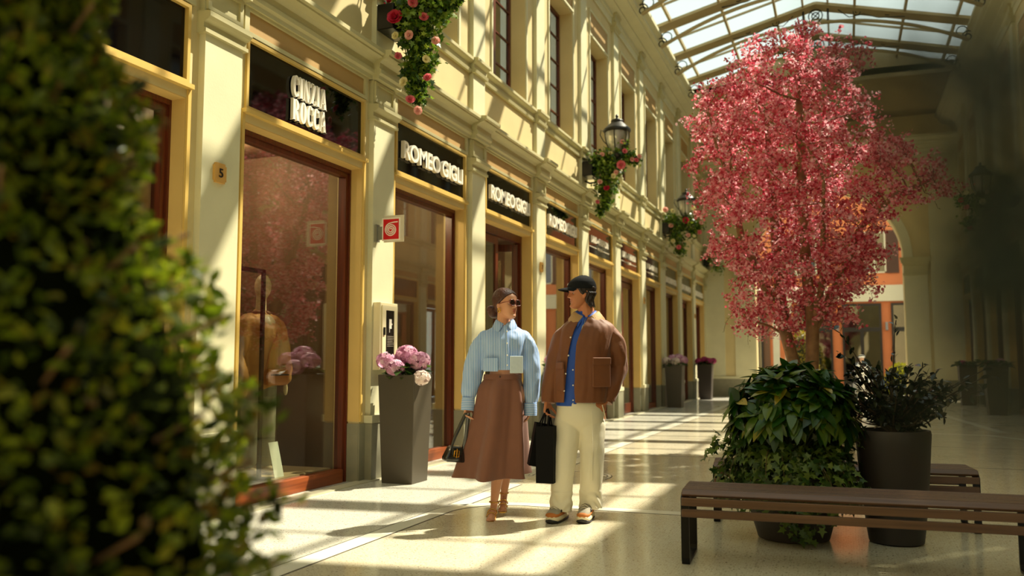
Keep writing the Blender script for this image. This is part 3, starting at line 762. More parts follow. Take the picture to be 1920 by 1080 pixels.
def rose_mb(r):
    m = MB()
    for ring, (n, rad, tilt, sz) in enumerate(((3, .12, .15, .42), (5, .28, .5, .52), (6, .5, .9, .6), (7, .72, 1.25, .62))):
        for i in range(n):
            a = 2*PI*i/n+ring*.6; ca, sa = math.cos(a), math.sin(a); grid = []
            for u in range(4):
                row = []
                for v in range(5):
                    q = (v-2)/2; h = u/3; out = rad*.4+h*sz*math.sin(tilt)+.0; up = h*sz*math.cos(tilt)+.1*(ring == 0)
                    wv = q*(.30+.12*ring)*math.sin(PI*(.25+.6*h)); out2 = out-abs(q)**2*.1
                    row.append(((out2*ca-wv*sa)*r, (out2*sa+wv*ca)*r, (up-abs(q)**2*.06*h)*r))
                grid.append(row)
            vs = [p for row in grid for p in row]; fs = [(u*5+v, u*5+v+1, u*5+v+6, u*5+v+5) for u in range(3) for v in range(4)]
            m.add(vs, fs)
    return m
ROSEP = {}
def rose(col, r, loc, nrm, parent):
    if col not in ROSEP: o = rose_mb(1).build('rose', RM[col], parent, smooth=180, recalc=False); ROSEP[col] = o
    else: o = ROSEP[col].copy(); COL.objects.link(o); o.parent = parent
    o.location = loc; o.scale = (r, r, r); o.rotation_mode = 'QUATERNION'; o.rotation_quaternion = Vector(nrm).to_track_quat('Z', 'Y'); o.name = 'rose'
    return o
def basket(side, yc, seed, label, clumps, roses, zb=4.72, n=900, boxlabel=''):
    s = 1 if side == 'left' else -1; rg = np.random.default_rng(seed); X0 = WL+.06 if side == 'left' else WR-.06
    m = MB(); m.box(X0+s*.002, X0+s*.2, yc-.2, yc+.2, zb, zb+.28)
    tag(m.build('flower_box', BLACK, bevel=.01), boxlabel, 'planter', 'black flower boxes on the pilasters')
    t = thing('rose_plant', label, 'plant', (X0+s*.1, yc, zb+.28), 0, 'trailing roses below the lanterns')
    P = []; D = []
    for (x, y, z, r, w) in clumps:
        c = int(n*w); q = rg.normal(size=(c, 3))*r*.55+np.array([x*s, y, z]); P.append(q); D.append(rg.normal(size=(c, 3))*.8+np.array([s*.6, -.3, -.45]))
    P = np.concatenate(P); D = np.concatenate(D); N = rg.normal(size=P.shape)*.7+np.array([.5*s, -.6, .6])
    scatter('foliage', *IVY, P, D, N, rg.uniform(.045, .085, len(P)), IVYM, t)
    m = MB()
    for (x, y, z, r, w) in clumps: m.tube([(0, 0, 0), (x*s*.5, y*.5, z*.5+.08), (x*s, y, z)], .006, 5)
    m.build('stem', mat('green_stem', (84, 96, 40), .6), t)
    for (x, y, z, r, c) in roses: rose(c, r, (x*s, y, z), (rg.uniform(-.1, .7)*s, -1+rg.uniform(-.2, .3), rg.uniform(-.2, .5)), t)
LP = [('left', 1, -3.9, 5.03, ''), ('left', 4, -3.9, 5.03, 'black wall lantern with a frosted bowl, nearest whole lantern above the left shops'),
      ('left', 7, -3.9, 5.06, 'black wall lantern half beside the blossom tree, farther along the left facade'), ('right', 6, 2.9, 4.75, 'black wall lantern hanging on the shaded right facade')]
LP[0] = ('left', 1, -3.9, 5.2, 'black wall lantern over the nearest rose basket, mostly above the frame')
for side, k, x, z, lb in LP:
    q = lantern(side); q.location = (x if side == 'left' else x, PK(k)+.22, z); q['label'] = lb
    if side == 'right': q.scale = (.9,)*3
# clumps: (out from wall, along hall, up, radius, weight) relative to the box top
basket('left', 8.02, 1, 'large trailing rose plant with red, pink and ivory blooms, top centre of the picture',
       [(.12,0,-.05,.14,.5),(.3,0,-.05,.2,.9),(.5,-.02,.0,.17,.7),(.68,0,.02,.1,.3),(.3,0,-.35,.16,.7),(.33,0,-.6,.12,.45),(.28,0,-.85,.10,.3),(.3,0,-1.0,.07,.15),(.2,0,-.72,.07,.12)],
       [(.02,-.12,.05,.085,'deep pink'),(.12,-.2,-.17,.10,'deep pink'),(.33,-.2,-.04,.065,'pink'),(.30,-.2,.12,.06,'pale pink'),(.55,-.15,.12,.09,'ivory'),(.44,-.16,-.2,.06,'pink'),(.28,-.18,-.38,.06,'pale pink'),
        (.55,-.1,-.45,.055,'pale pink'),(.14,-.16,-.58,.05,'pink'),(.45,-.12,-.64,.05,'ivory'),(.2,-.14,-.86,.06,'ivory'),(.47,-.12,-.84,.055,'pink'),(.28,-.14,-1.06,.06,'pink'),(.36,-.12,-1.18,.055,'pale pink'),(.1,-.15,-.35,.05,'ivory')],
       boxlabel='black flower box on the second pilaster, at the top edge')
basket('left', 15.76, 2, 'trailing rose plant with pink and red blooms under the nearest whole lantern',
       [(.15,0,.0,.17,.5),(.4,0,.08,.17,.5),(.6,0,.3,.12,.35),(.35,0,-.2,.2,.8),(.3,0,-.5,.17,.6),(.75,0,.05,.12,.3),(.9,0,.0,.07,.15),(.3,0,-.78,.12,.3),(.2,0,-.95,.08,.15)],
       [(.67,-.14,.33,.055,'pale pink'),(.65,-.16,-.12,.10,'pink'),(.72,-.14,.14,.06,'pink'),(.85,-.1,-.02,.055,'pale pink'),(.93,-.1,-.04,.055,'pink'),(.98,-.08,.03,.055,'pale pink'),(.3,-.2,.1,.055,'pale pink'),
        (.38,-.2,-.55,.07,'deep pink'),(.5,-.16,-.32,.06,'ivory'),(.55,-.14,-.25,.06,'pale pink'),(.25,-.2,-.42,.06,'pale pink'),(.2,-.2,-.8,.05,'pink'),(.45,-.16,.12,.05,'ivory')],
       boxlabel='black flower box beside the nearest whole lantern')
basket('left', 23.5, 3, 'trailing rose plant with a dark red bloom under the lantern beside the blossom tree',
       [(.1,0,.05,.2,.6),(.3,0,-.05,.22,.7),(.6,0,.0,.2,.6),(.85,0,-.1,.12,.3),(.25,0,-.4,.2,.6),(.35,0,-.75,.14,.35),(.7,0,-.3,.12,.3)],
       [(.55,-.2,.02,.11,'deep pink'),(.0,-.2,.35,.09,'pale pink'),(.2,-.2,.3,.08,'ivory'),(.8,-.15,.22,.08,'pale pink'),(.75,-.15,.35,.07,'ivory'),(.95,-.1,-.05,.07,'pale pink'),(.15,-.2,-.1,.08,'pale pink'),
        (.9,-.1,-.3,.07,'pink'),(.6,-.15,-.38,.08,'pale pink'),(.35,-.2,-.7,.08,'pink'),(.2,-.2,-.52,.07,'ivory'),(.75,-.1,-.4,.06,'ivory')], n=700,
       boxlabel='black flower box beside the lantern near the blossom tree')
basket('left', 31.0, 4, 'small distant rose plant at the far end of the left facade',
       [(.2,-.3,.0,.25,.6),(.4,-.3,-.4,.2,.4)], [(.3,-.5,.3,.1,'pale pink'),(.5,-.5,-.1,.1,'pink'),(.2,-.5,-.3,.08,'pale pink')], n=350, zb=4.6, boxlabel='black flower box at the far end of the left facade')
basket('right', 20.92, 5, 'trailing rose plant with red and yellow blooms on the shaded right facade',
       [(.15,0,.0,.2,.6),(.4,0,-.1,.2,.6),(.7,0,-.1,.16,.5),(.95,0,.0,.12,.3),(.25,0,-.45,.16,.4),(.85,0,-.5,.14,.35),(.15,0,.35,.1,.2)],
       [(.2,-.2,.5,.07,'ivory'),(.4,-.2,.0,.08,'deep pink'),(.9,-.15,.12,.07,'ivory'),(1.0,-.1,-.02,.07,'deep pink'),(.6,-.2,-.1,.08,'ivory'),(.35,-.2,-.15,.07,'pink'),(.9,-.15,-.2,.07,'pink'),(.42,-.2,-.3,.07,'pink'),
        (.85,-.1,-.65,.07,'deep pink'),(.5,-.2,.1,.06,'pale pink')], n=600, zb=4.45, boxlabel='black flower box on the shaded right facade')

# ------------------------------------------------------------------ tall square planters with hydrangeas
PLM = mat('taupe_planter', (70, 63, 50), .42, var=.04); PLR = mat('umber_planter', (74, 62, 46), .45); PLD = mat('charcoal_planter', (62, 54, 48), .4)
SOIL = mat('soil', (46, 32, 20), .9, bump=.5)
def sq_planter(label, m_, wt=.43, wb=.33, h=1.12, loc=(0, 0, 0), rz=0):
    t = thing('planter', label, 'planter', loc, rz, 'tall square planters along the shops')
    m = MB(); R_ = lambda w, z: [(-w/2,-w/2,z),(w/2,-w/2,z),(w/2,w/2,z),(-w/2,w/2,z)]
    m.loft([R_(wb, 0), R_(wt, h), R_(wt-.04, h), R_(wt-.05, h-.08)], True, True); m.build('pot', m_, t, bevel=.006)
    m = MB(); m.box(-wt/2+.026, wt/2-.026, -wt/2+.026, wt/2-.026, h-.085, h-.05); m.build('soil', SOIL, t)
    return t
HM = {'lilac': leafmat('hydrangea_lilac', [(196, 132, 168), (224, 168, 196), (240, 206, 220)], .3, .6),
      'magenta': leafmat('hydrangea_magenta', [(168, 44, 104), (208, 76, 132)], .3, .6), 'white': leafmat('hydrangea_white', [(230, 210, 200), (246, 232, 222)], .3, .6)}
HL = leafmat('hydrangea_leaf', [(26, 46, 16), (52, 84, 26), (84, 112, 36)], .3, .45)
FT4 = flower_tpl(4, .5, .12)
def hyd(label, loc, heads, sc=1., seed=0, leafy=1.):
    rg = np.random.default_rng(seed+50); t = thing('hydrangea', label, 'plant', loc, 0, 'hydrangeas in the tall planters')
    n = int(90*leafy); a = rg.uniform(0, 2*PI, n); r = rg.uniform(.02, .19, n)*sc
    P = np.stack([r*np.cos(a), r*np.sin(a), rg.uniform(0.0, .13, n)], 1); D = np.stack([np.cos(a), np.sin(a), rg.uniform(-.3, .6, n)], 1)
    scatter('foliage', *leaf_tpl(.6), P, D, np.tile([0, 0, 1.], (n, 1))+rg.normal(size=(n, 3))*.3, rg.uniform(.09, .15, n), HL, t)
    m = MB()
    for x, y, z, r_, c in heads: m.tube([(x*.2, y*.2, -.05), (x*.6, y*.6, z*.5), (x, y, z)], .006, 5)
    m.build('stem', mat('green_stem', (84, 96, 40), .6), t)
    for x, y, z, r_, c in heads:
        k = 170; d = rnd_dirs(k); rr = r_*rg.uniform(.86, 1.05, (k, 1)); P = d*rr*np.array([1, 1, .82])+np.array([x, y, z])
        scatter('flower_head', *FT4, P, np.cross(d, rnd_dirs(k)), d, np.full(k, r_*.26), HM[c], t)
    return t
Q = sq_planter('tall taupe square planter with a lilac hydrangea, nearest one by the shop window', PLM, .41, .34, 1.075, (-4.175, 7.87, 0))
hyd('lilac hydrangea with big round heads in the nearest tall planter', (-4.175, 7.87, 1.025), [(-.17,-.1,.19,.10,'lilac'),(-.0,.02,.25,.115,'lilac'),(.16,-.02,.19,.11,'lilac'),(-.03,-.17,.12,.095,'lilac'),(.24,-.12,.02,.085,'white'),(.05,.17,.15,.09,'lilac')])
sq_planter('tall taupe square planter mostly hidden between the woman and the man', PLM, .41, .34, 1.11, (-4.24, 13.2, 0))
hyd('pink hydrangea seen between the woman and the man', (-4.24, 13.2, 1.06), [(-.14,-.05,.17,.1,'lilac'),(.05,.0,.2,.11,'magenta'),(.16,-.05,.16,.1,'lilac')], seed=1, leafy=1.6)
sq_planter('tall taupe square planter in full, farther along the left shops', PLM, .46, .37, 1.13, (-4.23, 23.2, 0))
hyd('pale lilac and white hydrangea in the farther taupe planter', (-4.23, 23.2, 1.09), [(-.2,-.1,.14,.12,'white'),(-.06,0,.2,.13,'lilac'),(.1,0,.22,.13,'lilac'),(.05,-.15,.13,.12,'white'),(.24,-.05,.16,.12,'lilac')], 1.3, 2, 1.5)
sq_planter('tall charcoal square planter by the far wall on the left', PLD, .46, .36, 1.13, (-4.2, 28.5, 0))
hyd('magenta hydrangea in the charcoal planter by the far wall', (-4.2, 28.5, 1.09), [(-.2,-.1,.14,.12,'magenta'),(-.03,0,.18,.13,'magenta'),(.12,-.1,.15,.12,'magenta'),(.24,0,.15,.11,'magenta')], 1.3, 3, 1.6)
sq_planter('tall dark planter against the shaded right shops, farther of the pair', PLR, .46, .36, 1.13, (3.22, 27.3, 0))
hyd('dark leafy hydrangea in the farther shaded planter on the right', (3.22, 27.3, 1.09), [(-.1,0,.1,.08,'magenta')], 1.6, 4, 2.2)
sq_planter('tall dark planter against the shaded right shops, nearer of the pair', PLR, .46, .36, 1.13, (3.24, 22.6, 0))
hyd('dark leafy hydrangea in the nearer shaded planter on the right', (3.24, 22.6, 1.09), [(.1,0,.12,.09,'lilac'),(-.15,0,.08,.08,'magenta')], 1.6, 5, 2.2)

# ------------------------------------------------------------------ benches
SLAT = woodmat('bench_slat', (80, 54, 38), (112, 80, 56), .34, 'X'); BLK2 = mat('bench_black_steel', (20, 18, 17), .35, metal=.5)
def bench(label, loc, rz, L=1.88, Dp=.44, H=.432):
    """local x along the bench, y depth (0 = front), z up"""
    t = thing('slatted_bench', label, 'bench', loc, rz, 'slatted benches around the plants')
    r = .05
    for x in (.0, L-.048):
        m = MB(); out = []
        cor = [(.02, 0), (Dp-.02, 0), (Dp, .04), (Dp, H-.045), (Dp-.045, H-.012), (.045, H-.012), (0, H-.045), (0, .04)]
        n = len(cor); inn = [(max(.014, min(Dp-.014, p[0])) if True else 0, max(.014, min(H-.03, p[1]))) for p in cor]
        vs = []
        for xx in (x, x+.048):
            vs += [(xx, p[0], p[1]) for p in cor]; vs += [(xx, p[0], p[1]) for p in inn]
        fs = []
        for i in range(n):
            j = (i+1) % n
            fs += [(i, j, n+j, n+i), (2*n+i, 3*n+i, 3*n+j, 2*n+j), (i, 2*n+i, 2*n+j, j), (n+i, n+j, 3*n+j, 3*n+i)]
        m.add(vs, fs); m.build('leg', BLK2, t, bevel=.003)
    def slat(y, z, w, h, rot=0):
        m = MB(); c, s_ = math.cos(rot), math.sin(rot); pts = [(-w/2,-h/2),(w/2,-h/2),(w/2,h/2),(-w/2,h/2)]
        m.prism(pts, lambda p, a: (a, y+p[0]*c-p[1]*s_, z+p[0]*s_+p[1]*c), .006, L-.006); m.build('slat', SLAT, t, bevel=.004)
    ns = 7; w = (Dp-.09)/ns
    for i in range(ns): slat(.045+w*(i+.5), H, w-.024, .016)
    for yy, sg in ((.022, 1), (Dp-.022, -1)): slat(yy, H-.014, .042, .022, sg*.72)
    for yy in (-.002, Dp+.002):
        slat(yy, H-.062, .02, .048); slat(yy, H-.128, .02, .048)
    m = MB(); 
    for x in (L*.33, L*.66): m.box(x, x+.04, .02, Dp-.02, H-.03, H-.012)
    m.build('crossbar', BLK2, t)
    return t
bench('front slatted timber bench with black steel loop legs, cut by the right edge', (-.94, 5.27, 0), .052, 1.92, .44)
bench('slatted timber bench standing behind the potted plants', (-.955, 6.74, 0), .10, 1.83, .44)

# ------------------------------------------------------------------ pots and plants between the benches
POTM = mat('anthracite_pot', (44, 38, 35), .5); POTP = mat('pale_stone_pot', (196, 184, 146), .5, var=.03)
def pot(name, label, loc, prof_, m_, soilr, soilz, grp=None):
    t = thing(name, label, 'pot', loc, 0, grp); MB().lathe(prof_, 48).build('shell', m_, t, smooth=35)
    MB().lathe([(.001, soilz-.02), (soilr, soilz-.02), (soilr, soilz), (.001, soilz)], 32).build('soil', SOIL, t); return t
pot('plant_pot', 'round anthracite pot under the ivy, behind the front bench', (-.36, 6.33, 0), [(.20,0),(.235,.01),(.29,.2),(.325,.42),(.33,.44),(.31,.44),(.30,.36)], POTM, .305, .38, 'anthracite pots')
pot('plant_pot', 'tall round anthracite pot holding the dark glossy shrub', (.29, 6.43, 0), [(.155,0),(.172,.01),(.185,.1),(.215,.4),(.235,.66),(.24,.72),(.235,.745),(.215,.745),(.205,.68)], POTM, .21, .69, 'anthracite pots')
pot('tree_pot', 'wide pale stone pot holding the pink blossom tree', (-.56, 11.9, 0), [(.60,0),(.64,.02),(.72,.3),(.76,.56),(.76,.6),(.70,.6),(.68,.5)], POTP, .69, .53)

AUC = leafmat('aucuba_leaf', [(18, 44, 14), (34, 72, 20), (44, 84, 22), (90, 110, 30), (160, 140, 40)], .22, .28)
AUC.node_tree.nodes['Color Ramp'].color_ramp.elements[-2].position = .93
IVM = leafmat('ivy_leaf', [(30, 52, 16), (52, 82, 26), (84, 108, 38), (118, 134, 56)], .2, .4)
LAU = leafmat('laurel_leaf', [(12, 18, 12), (22, 34, 20), (40, 50, 30)], .08, .2)
rg = np.random.default_rng(11)
t = thing('aucuba_bush', 'broad glossy green leafy bush in front of the tree trunks', 'plant', (-.36, 6.33, .38))
P = []; D = []; N = []; S = []; tips = []
for i in range(125):
    a = rg.uniform(0, 2*PI); el = math.acos(rg.uniform(-.15, 1)); r = rg.uniform(.75, 1)
    c = np.array([.41*r*math.sin(el)*math.cos(a), .34*r*math.sin(el)*math.sin(a), .45+.34*r*math.cos(el)]); tips.append(c)
    out = unit(c-np.array([0, 0, .25]))
    for j in range(11):
        b = rg.uniform(0, 2*PI); q = unit(np.cross(out, [math.cos(b), math.sin(b), .3])); d = unit(q*1.0+out*rg.uniform(-.1, .9)+np.array([0, 0, -.5*(c[2] < .6)]))
        P.append(c-out*.02*j/11); D.append(d); N.append(out+np.array([0, 0, .4])); S.append(rg.uniform(.12, .20))
LEAFW = leaf_tpl(.40)
scatter('foliage', *LEAFW, P, D, N, S, AUC, t)
m = MB()
for c in tips[::2]: m.tube([(c[0]*.08, c[1]*.08, -.02), (c[0]*.35, c[1]*.35, c[2]*.5), tuple(c)], .006, 5)
m.build('stem', mat('green_stem', (84, 96, 40), .6), t)
t = thing('ivy', 'variegated trailing ivy spilling over the low pot behind the front bench', 'plant', (-.36, 6.33, .42))
P = []; D = []; S = []; runs = []
for i in range(190):
    a = rg.uniform(0, 2*PI); R_ = rg.uniform(.28, .50); up = rg.uniform(.05, .24); down = rg.uniform(.05, .3)
    pts = []
    for j in range(14):
        s_ = j/13; r = .12+(R_-.12)*min(1, s_*1.35); z = up*math.sin(PI*min(1, s_*1.2))-down*max(0, s_-.55)*1.6
        pts.append(np.array([r*math.cos(a+s_*.3), r*math.sin(a+s_*.3)*.85, z]))
    runs.append(pts)
for a0, dn in ((-1.35, .42), (-1.2, .40), (-1.5, .36), (-1.62, .33)):
    runs.append([np.array([(.3+.07*min(1, j/4))*math.cos(a0), (.3+.07*min(1, j/4))*math.sin(a0), .05-dn*(j/13)]) for j in range(14)])
for a0 in (.0, .2, PI, 3.3): runs.append([np.array([(.3+.28*j/13)*math.cos(a0), (.3+.28*j/13)*math.sin(a0)*.8, .12+.12*math.sin(j/13*PI)]) for j in range(14)])
for pts in runs:
    for j in range(1, 14):
        for q in range(2):
            d = pts[j]-pts[j-1]; P.append(pts[j]+rg.normal(size=3)*.022); D.append(unit(d)*.7+rg.normal(size=3)*.6+[0, 0, -.25]); S.append(rg.uniform(.045, .075))
P = np.array(P); N = unit(P-np.array([0, 0, -.25]))*.9+rg.normal(size=P.shape)*.35
P[:, 2] = np.maximum(P[:, 2], -.36)
scatter('foliage', *IVY, P, D, N, S, IVM, t)
m = MB()
for pts in runs[::3]: m.tube([tuple(p) for p in pts], .003, 4)
m.build('vine', mat('ivy_vine', (86, 74, 40), .7), t)
t = thing('glossy_shrub', 'dark glossy small-leaved shrub in the tall round pot', 'plant', (.29, 6.43, .69))
P = []; D = []; S = []; m = MB()
specs = [(rg.uniform(0, 2*PI), rg.uniform(.15, .42), rg.uniform(.12, .48)) for _ in range(70)]
extra = [(-2.6, .42, .72), (-.05, .62, .40), (.1, .66, .46), (.05, .55, .3), (-.2, .5, .34), (1.2, .15, .78), (-2.7, .35, .55)]
for a, R_, h in specs+extra:
    pts = []
    for j in range(9):
        s_ = j/8; pts.append(np.array([R_*s_**1.1*math.cos(a), R_*s_**1.1*math.sin(a)*.85, h*(1-(1-s_)**1.6)+.02*math.sin(j)]))
    m.tube([tuple(p) for p in pts], [.005*(1-.6*j/8)+.001 for j in range(9)], 5)
    for j in range(2, 9):
        for q in range(3 if R_ < .5 and h < .6 else 2):
            d = pts[j]-pts[j-1]; P.append(pts[j]+rg.normal(size=3)*.01); D.append(unit(d)*.6+rg.normal(size=3)*.7); S.append(rg.uniform(.045, .075))
P = np.array(P); scatter('foliage', *leaf_tpl(.5, 5, .1, .1, .55), P, D, rg.normal(size=P.shape)*.5+[0, 0, 1], S, LAU, t)
m.build('stem', mat('dark_twig', (60, 44, 26), .7), t)

# ------------------------------------------------------------------ blossom tree
TX, TY = -.56, 11.9
cz = [(z_-.06*(z_ < 2), l_*1.08, r_*1.07) for z_, l_, r_ in [(1.5,-.5,-.1),(1.68,-.66,.5),(2.03,-.84,.98),(2.36,-.9,1.06),(2.68,-.95,1.1),(3.02,-1.03,1.3),(3.22,-1.06,1.58),(3.42,-1.08,1.36),(3.69,-1.14,1.08),(4.11,-1.24,.9),(4.37,-1.12,.88),(4.67,-.87,.84),(4.9,-.62,.76),(5.05,-.42,.7),(5.2,.1,.45)]]
zz = [q[0] for q in cz]
def crown_ok(p):
    x, y, z = p
    if z < zz[0] or z > zz[-1]: return False
    l = np.interp(z, zz, [q[1] for q in cz]); r = np.interp(z, zz, [q[2] for q in cz])
    r2 = min(r, 1.16)
    c = (l+r2)/2; h = (r2-l)/2
    if x > r2: return (x < r) and abs(y) < .35
    e = ((x-c)/h)**2; dy = y/(h*.92)
    return e+dy*dy < 1
rg = np.random.default_rng(5); ats = []
while len(ats) < 1500:
    p = (rg.uniform(-2, 2), rg.uniform(-1.8, 1.8), rg.uniform(1.4, 5.3))
    if crown_ok(p): ats.append(p)
ats = np.array(ats+[(rg.uniform(1.0, 1.62), rg.uniform(-.28, .28), rg.uniform(3.0, 3.5)) for _ in range(90)]+[(rg.uniform(.9, 1.3), rg.uniform(-.25, .25), rg.uniform(3.4, 3.8)) for _ in range(25)])
ats[:, 0] += 0.0
nodes = []; par = []
def chain(pts, parent):
    last = parent
    for i in range(len(pts)-1):
        a = np.array(pts[i], float); b_ = np.array(pts[i+1], float); n = max(1, int(np.linalg.norm(b_-a)/.12))
        for j in range(1, n+1): nodes.append(a+(b_-a)*j/n); par.append(last); last = len(nodes)-1
    return last
nodes.append(np.array([.0, 0, .5])); par.append(-1)
nodes.append(np.array([.17, .03, .5])); par.append(-1)
e1 = chain([(.0,0,.5),(-.03,0,.9),(-.05,0,1.2),(-.12,0,1.5)], 0); chain([nodes[e1],(-.3,-.1,2.0),(-.6,-.1,2.7),(-.8,0,3.6)], e1); chain([nodes[e1],(-.2,.2,2.1),(-.25,.3,3.0),(-.3,.2,4.2)], e1)
e2 = chain([(.17,.03,.5),(.15,.03,1.1),(.17,.03,1.55)], 1); chain([nodes[e2],(.12,0,2.3),(.1,-.1,3.2),(.1,-.1,4.5)], e2); chain([nodes[e2],(.5,.1,2.2),(.72,.05,2.75),(1.1,0,3.1),(1.5,0,3.25)], e2); chain([nodes[e2],(.3,-.4,2.1),(.35,-.7,3.2)], e2)
chain([nodes[e1],(-.3,0,1.62),(-.55,-.1,1.7)], e1)
alive = np.ones(len(ats), bool); step = .11
for it in range(90):
    NP = np.array(nodes); A = ats[alive]
    if len(A) == 0: break
    d = np.linalg.norm(A[:, None, :]-NP[None], axis=2); ni = d.argmin(1); nd = d.min(1); new = {}
    for ai, n_ in enumerate(ni):
        if nd[ai] < 1.6: new.setdefault(n_, []).append(unit(A[ai]-NP[n_]))
    added = 0
    for n_, ds in new.items():
        dd = np.sum(ds, 0)+rg.normal(size=3)*.25; q = NP[n_]+unit(dd)*step
        if np.min(np.linalg.norm(NP-q, axis=1)) > step*.35: nodes.append(q); par.append(n_); added += 1
    NP = np.array(nodes); d = np.linalg.norm(ats[:, None, :]-NP[None], axis=2).min(1); alive &= d > .17
    if not added: break
NP = np.array(nodes); n_ = len(NP); ch = [[] for _ in range(n_)]
for i, p in enumerate(par):
    if p >= 0: ch[p].append(i)
rad = np.zeros(n_)
for i in range(n_-1, -1, -1):
    rad[i] = .0048 if not ch[i] else (sum(rad[c]**2.35 for c in ch[i]))**(1/2.35)
mx = max(rad[0], rad[1]); rad = rad*(.078/mx)**np.clip((rad-.005)/mx*1.2, 0, 1); rad = np.where((rad > .009) & (rad < .06), rad*1.35, rad)
t = thing('blossom_tree', 'tall tree covered in pink blossom, rising from the pale pot', 'tree', (TX, TY, -.144)); t.scale = (1.12, 1.12, 1.12)
m = MB(); done = set()
for i in range(n_):
    if par[i] >= 0 and len(ch[par[i]]) and (par[i], i) not in done:
        if ch[par[i]][0] == i and par[par[i]] >= 0: continue
        pts = [NP[par[i]], NP[i]]; rr = [rad[i] if par[par[i]] >= 0 else rad[par[i]], rad[i]]; c = i
        while ch[c]: 
            c = ch[c][0]; pts.append(NP[c]); rr.append(rad[c])
        m.tube([tuple(p) for p in pts], [max(.003, r) for r in rr], 7 if rr[0] > .02 else 4)
BARK = mat('tree_bark', (136, 102, 70), .75, var=.35, vscale=9, bump=.6, bscale=30)
m.build('trunk', BARK, t, smooth=60)
tipn = [i for i in range(n_) if rad[i] < .0093]
B = NP[tipn]
def blossoms():
    P = []; k = 50000
    idx = rg.integers(0, len(B), 5200); C = B[idx]+rg.normal(size=(5200, 3))*.055
    ci = rg.integers(0, len(C), k); P = C[ci]+rg.normal(size=(k, 3))*.028
    return P
P = blossoms(); ctr = np.array([-.3, 0, 3.2]); out = unit(P-ctr); N = rnd_dirs(len(P))+out*.5
BLM = leafmat('pink_blossom', [(160, 34, 56), (214, 80, 100), (236, 136, 150), (246, 178, 186), (252, 220, 220)], .5, .6)
scatter('blossom', *flower_tpl(5, .42, .3), P, np.cross(N, rnd_dirs(len(P))), N, rg.uniform(.013, .023, len(P)), BLM, t, kind='stuff')
k = 3000; P = B[rg.integers(0, len(B), k)]+rg.normal(size=(k, 3))*.06
scatter('young_leaf', *LEAF, P, rnd_dirs(k), rnd_dirs(k), rg.uniform(.02, .04, k), leafmat('young_leaf', [(90, 100, 30), (150, 150, 50), (120, 70, 40)], .4, .5), t, kind='stuff')
# drooping bare twigs with a few flowers round the rim
m = MB(); low = [i for i in tipn if NP[i][2] < 2.3 or abs(NP[i][0]) > 1.1][::9]; P = []; D = []
for i in low[:110]:
    p = NP[i].copy(); pts = [p.copy()]; v = unit(np.array([p[0], p[1], 0])+rg.normal(size=3)*.3)
    for j in range(rg.integers(3, 7)): v = unit(v+np.array([0, 0, -.45])+rg.normal(size=3)*.15); p = p+v*.06; pts.append(p.copy()); P.append(p+rg.normal(size=3)*.01); D.append(v+rg.normal(size=3)*.7)
    m.tube([tuple(q) for q in pts], .0022, 4)
m.build('twig', mat('reddish_twig', (96, 62, 34), .7), t, kind='stuff')
scatter('twig_leaf', *LEAF, P, D, rnd_dirs(len(P)), np.full(len(P), .028), MATS['young_leaf'], t, kind='stuff')
# fallen petals on the floor
k = 26; P = np.stack([rg.uniform(-.7, .6, k), rg.uniform(5.0, 7.6, k), np.full(k, .003)], 1)
o = scatter('fallen_leaf', *OVAL, P, rg.normal(size=(k, 3))*[1, 1, 0], np.tile([0, 0, 1.], (k, 1)), rg.uniform(.008, .02, k), mat('dry_leaf', (60, 36, 22), .7)); o['kind'] = 'stuff'
tag(o, 'tiny dry leaves and petals fallen on the floor under the benches', 'leaves')

# ------------------------------------------------------------------ street planting seen through the arch
def dome(name, label, loc, r, h, m_, n, cat='bush', shape=1.):
    t = thing(name, label, cat, loc)
    a = rg.uniform(0, 2*PI, n); u = rg.uniform(0, 1, n); rr = r*np.sqrt(np.clip(1-u**(2*shape), 0, 1))*rg.uniform(.86, 1.03, n)
    P = np.stack([rr*np.cos(a), rr*np.sin(a), u*h], 1); D = np.stack([np.cos(a), np.sin(a), rg.normal(size=n)+.5], 1)
    scatter('foliage', *OVAL, P, D, rg.normal(size=(n, 3)), rg.uniform(.05, .09, n), m_, t)
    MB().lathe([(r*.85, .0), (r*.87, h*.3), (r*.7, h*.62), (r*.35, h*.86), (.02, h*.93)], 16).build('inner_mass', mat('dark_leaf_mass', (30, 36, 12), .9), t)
    return t
GLM = leafmat('golden_leaf', [(104, 92, 20), (150, 132, 30), (190, 170, 50)], .3, .5); YHM = leafmat('yellow_green_leaf', [(150, 160, 20), (210, 210, 40), (236, 226, 80)], .4, .5)
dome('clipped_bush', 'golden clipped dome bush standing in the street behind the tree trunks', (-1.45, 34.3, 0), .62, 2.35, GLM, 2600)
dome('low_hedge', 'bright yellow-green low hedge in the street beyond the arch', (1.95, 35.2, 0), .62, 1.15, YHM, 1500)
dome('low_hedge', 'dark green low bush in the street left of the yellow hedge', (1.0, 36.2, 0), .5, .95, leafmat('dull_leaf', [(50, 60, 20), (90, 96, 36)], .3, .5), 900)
WHT = mat('white_cloth', (246, 244, 236), .6)
t = thing('person', 'distant person in bright white clothes sitting in the street beyond the arch', 'person', (.62, 35.2, 0), .3)
m = MB(); m.cap((0,0,.55),(0,.02,1.0),.16,.17); m.cap((-.19,0,1.0),(-.25,-.12,.7),.06,.05); m.cap((.19,0,1.0),(.28,-.12,.72),.06,.05); m.cap((-.1,-.02,.5),(-.13,-.42,.48),.09,.08); m.cap((.1,-.02,.5),(.14,-.42,.48),.09,.08)
m.cap((-.13,-.42,.46),(-.13,-.45,.08),.07,.05); m.cap((.14,-.42,.46),(.15,-.45,.08),.07,.05); m.cap((-.13,-.45,.05),(-.13,-.58,.04),.04,.035); m.cap((.15,-.45,.05),(.15,-.58,.04),.04,.035)
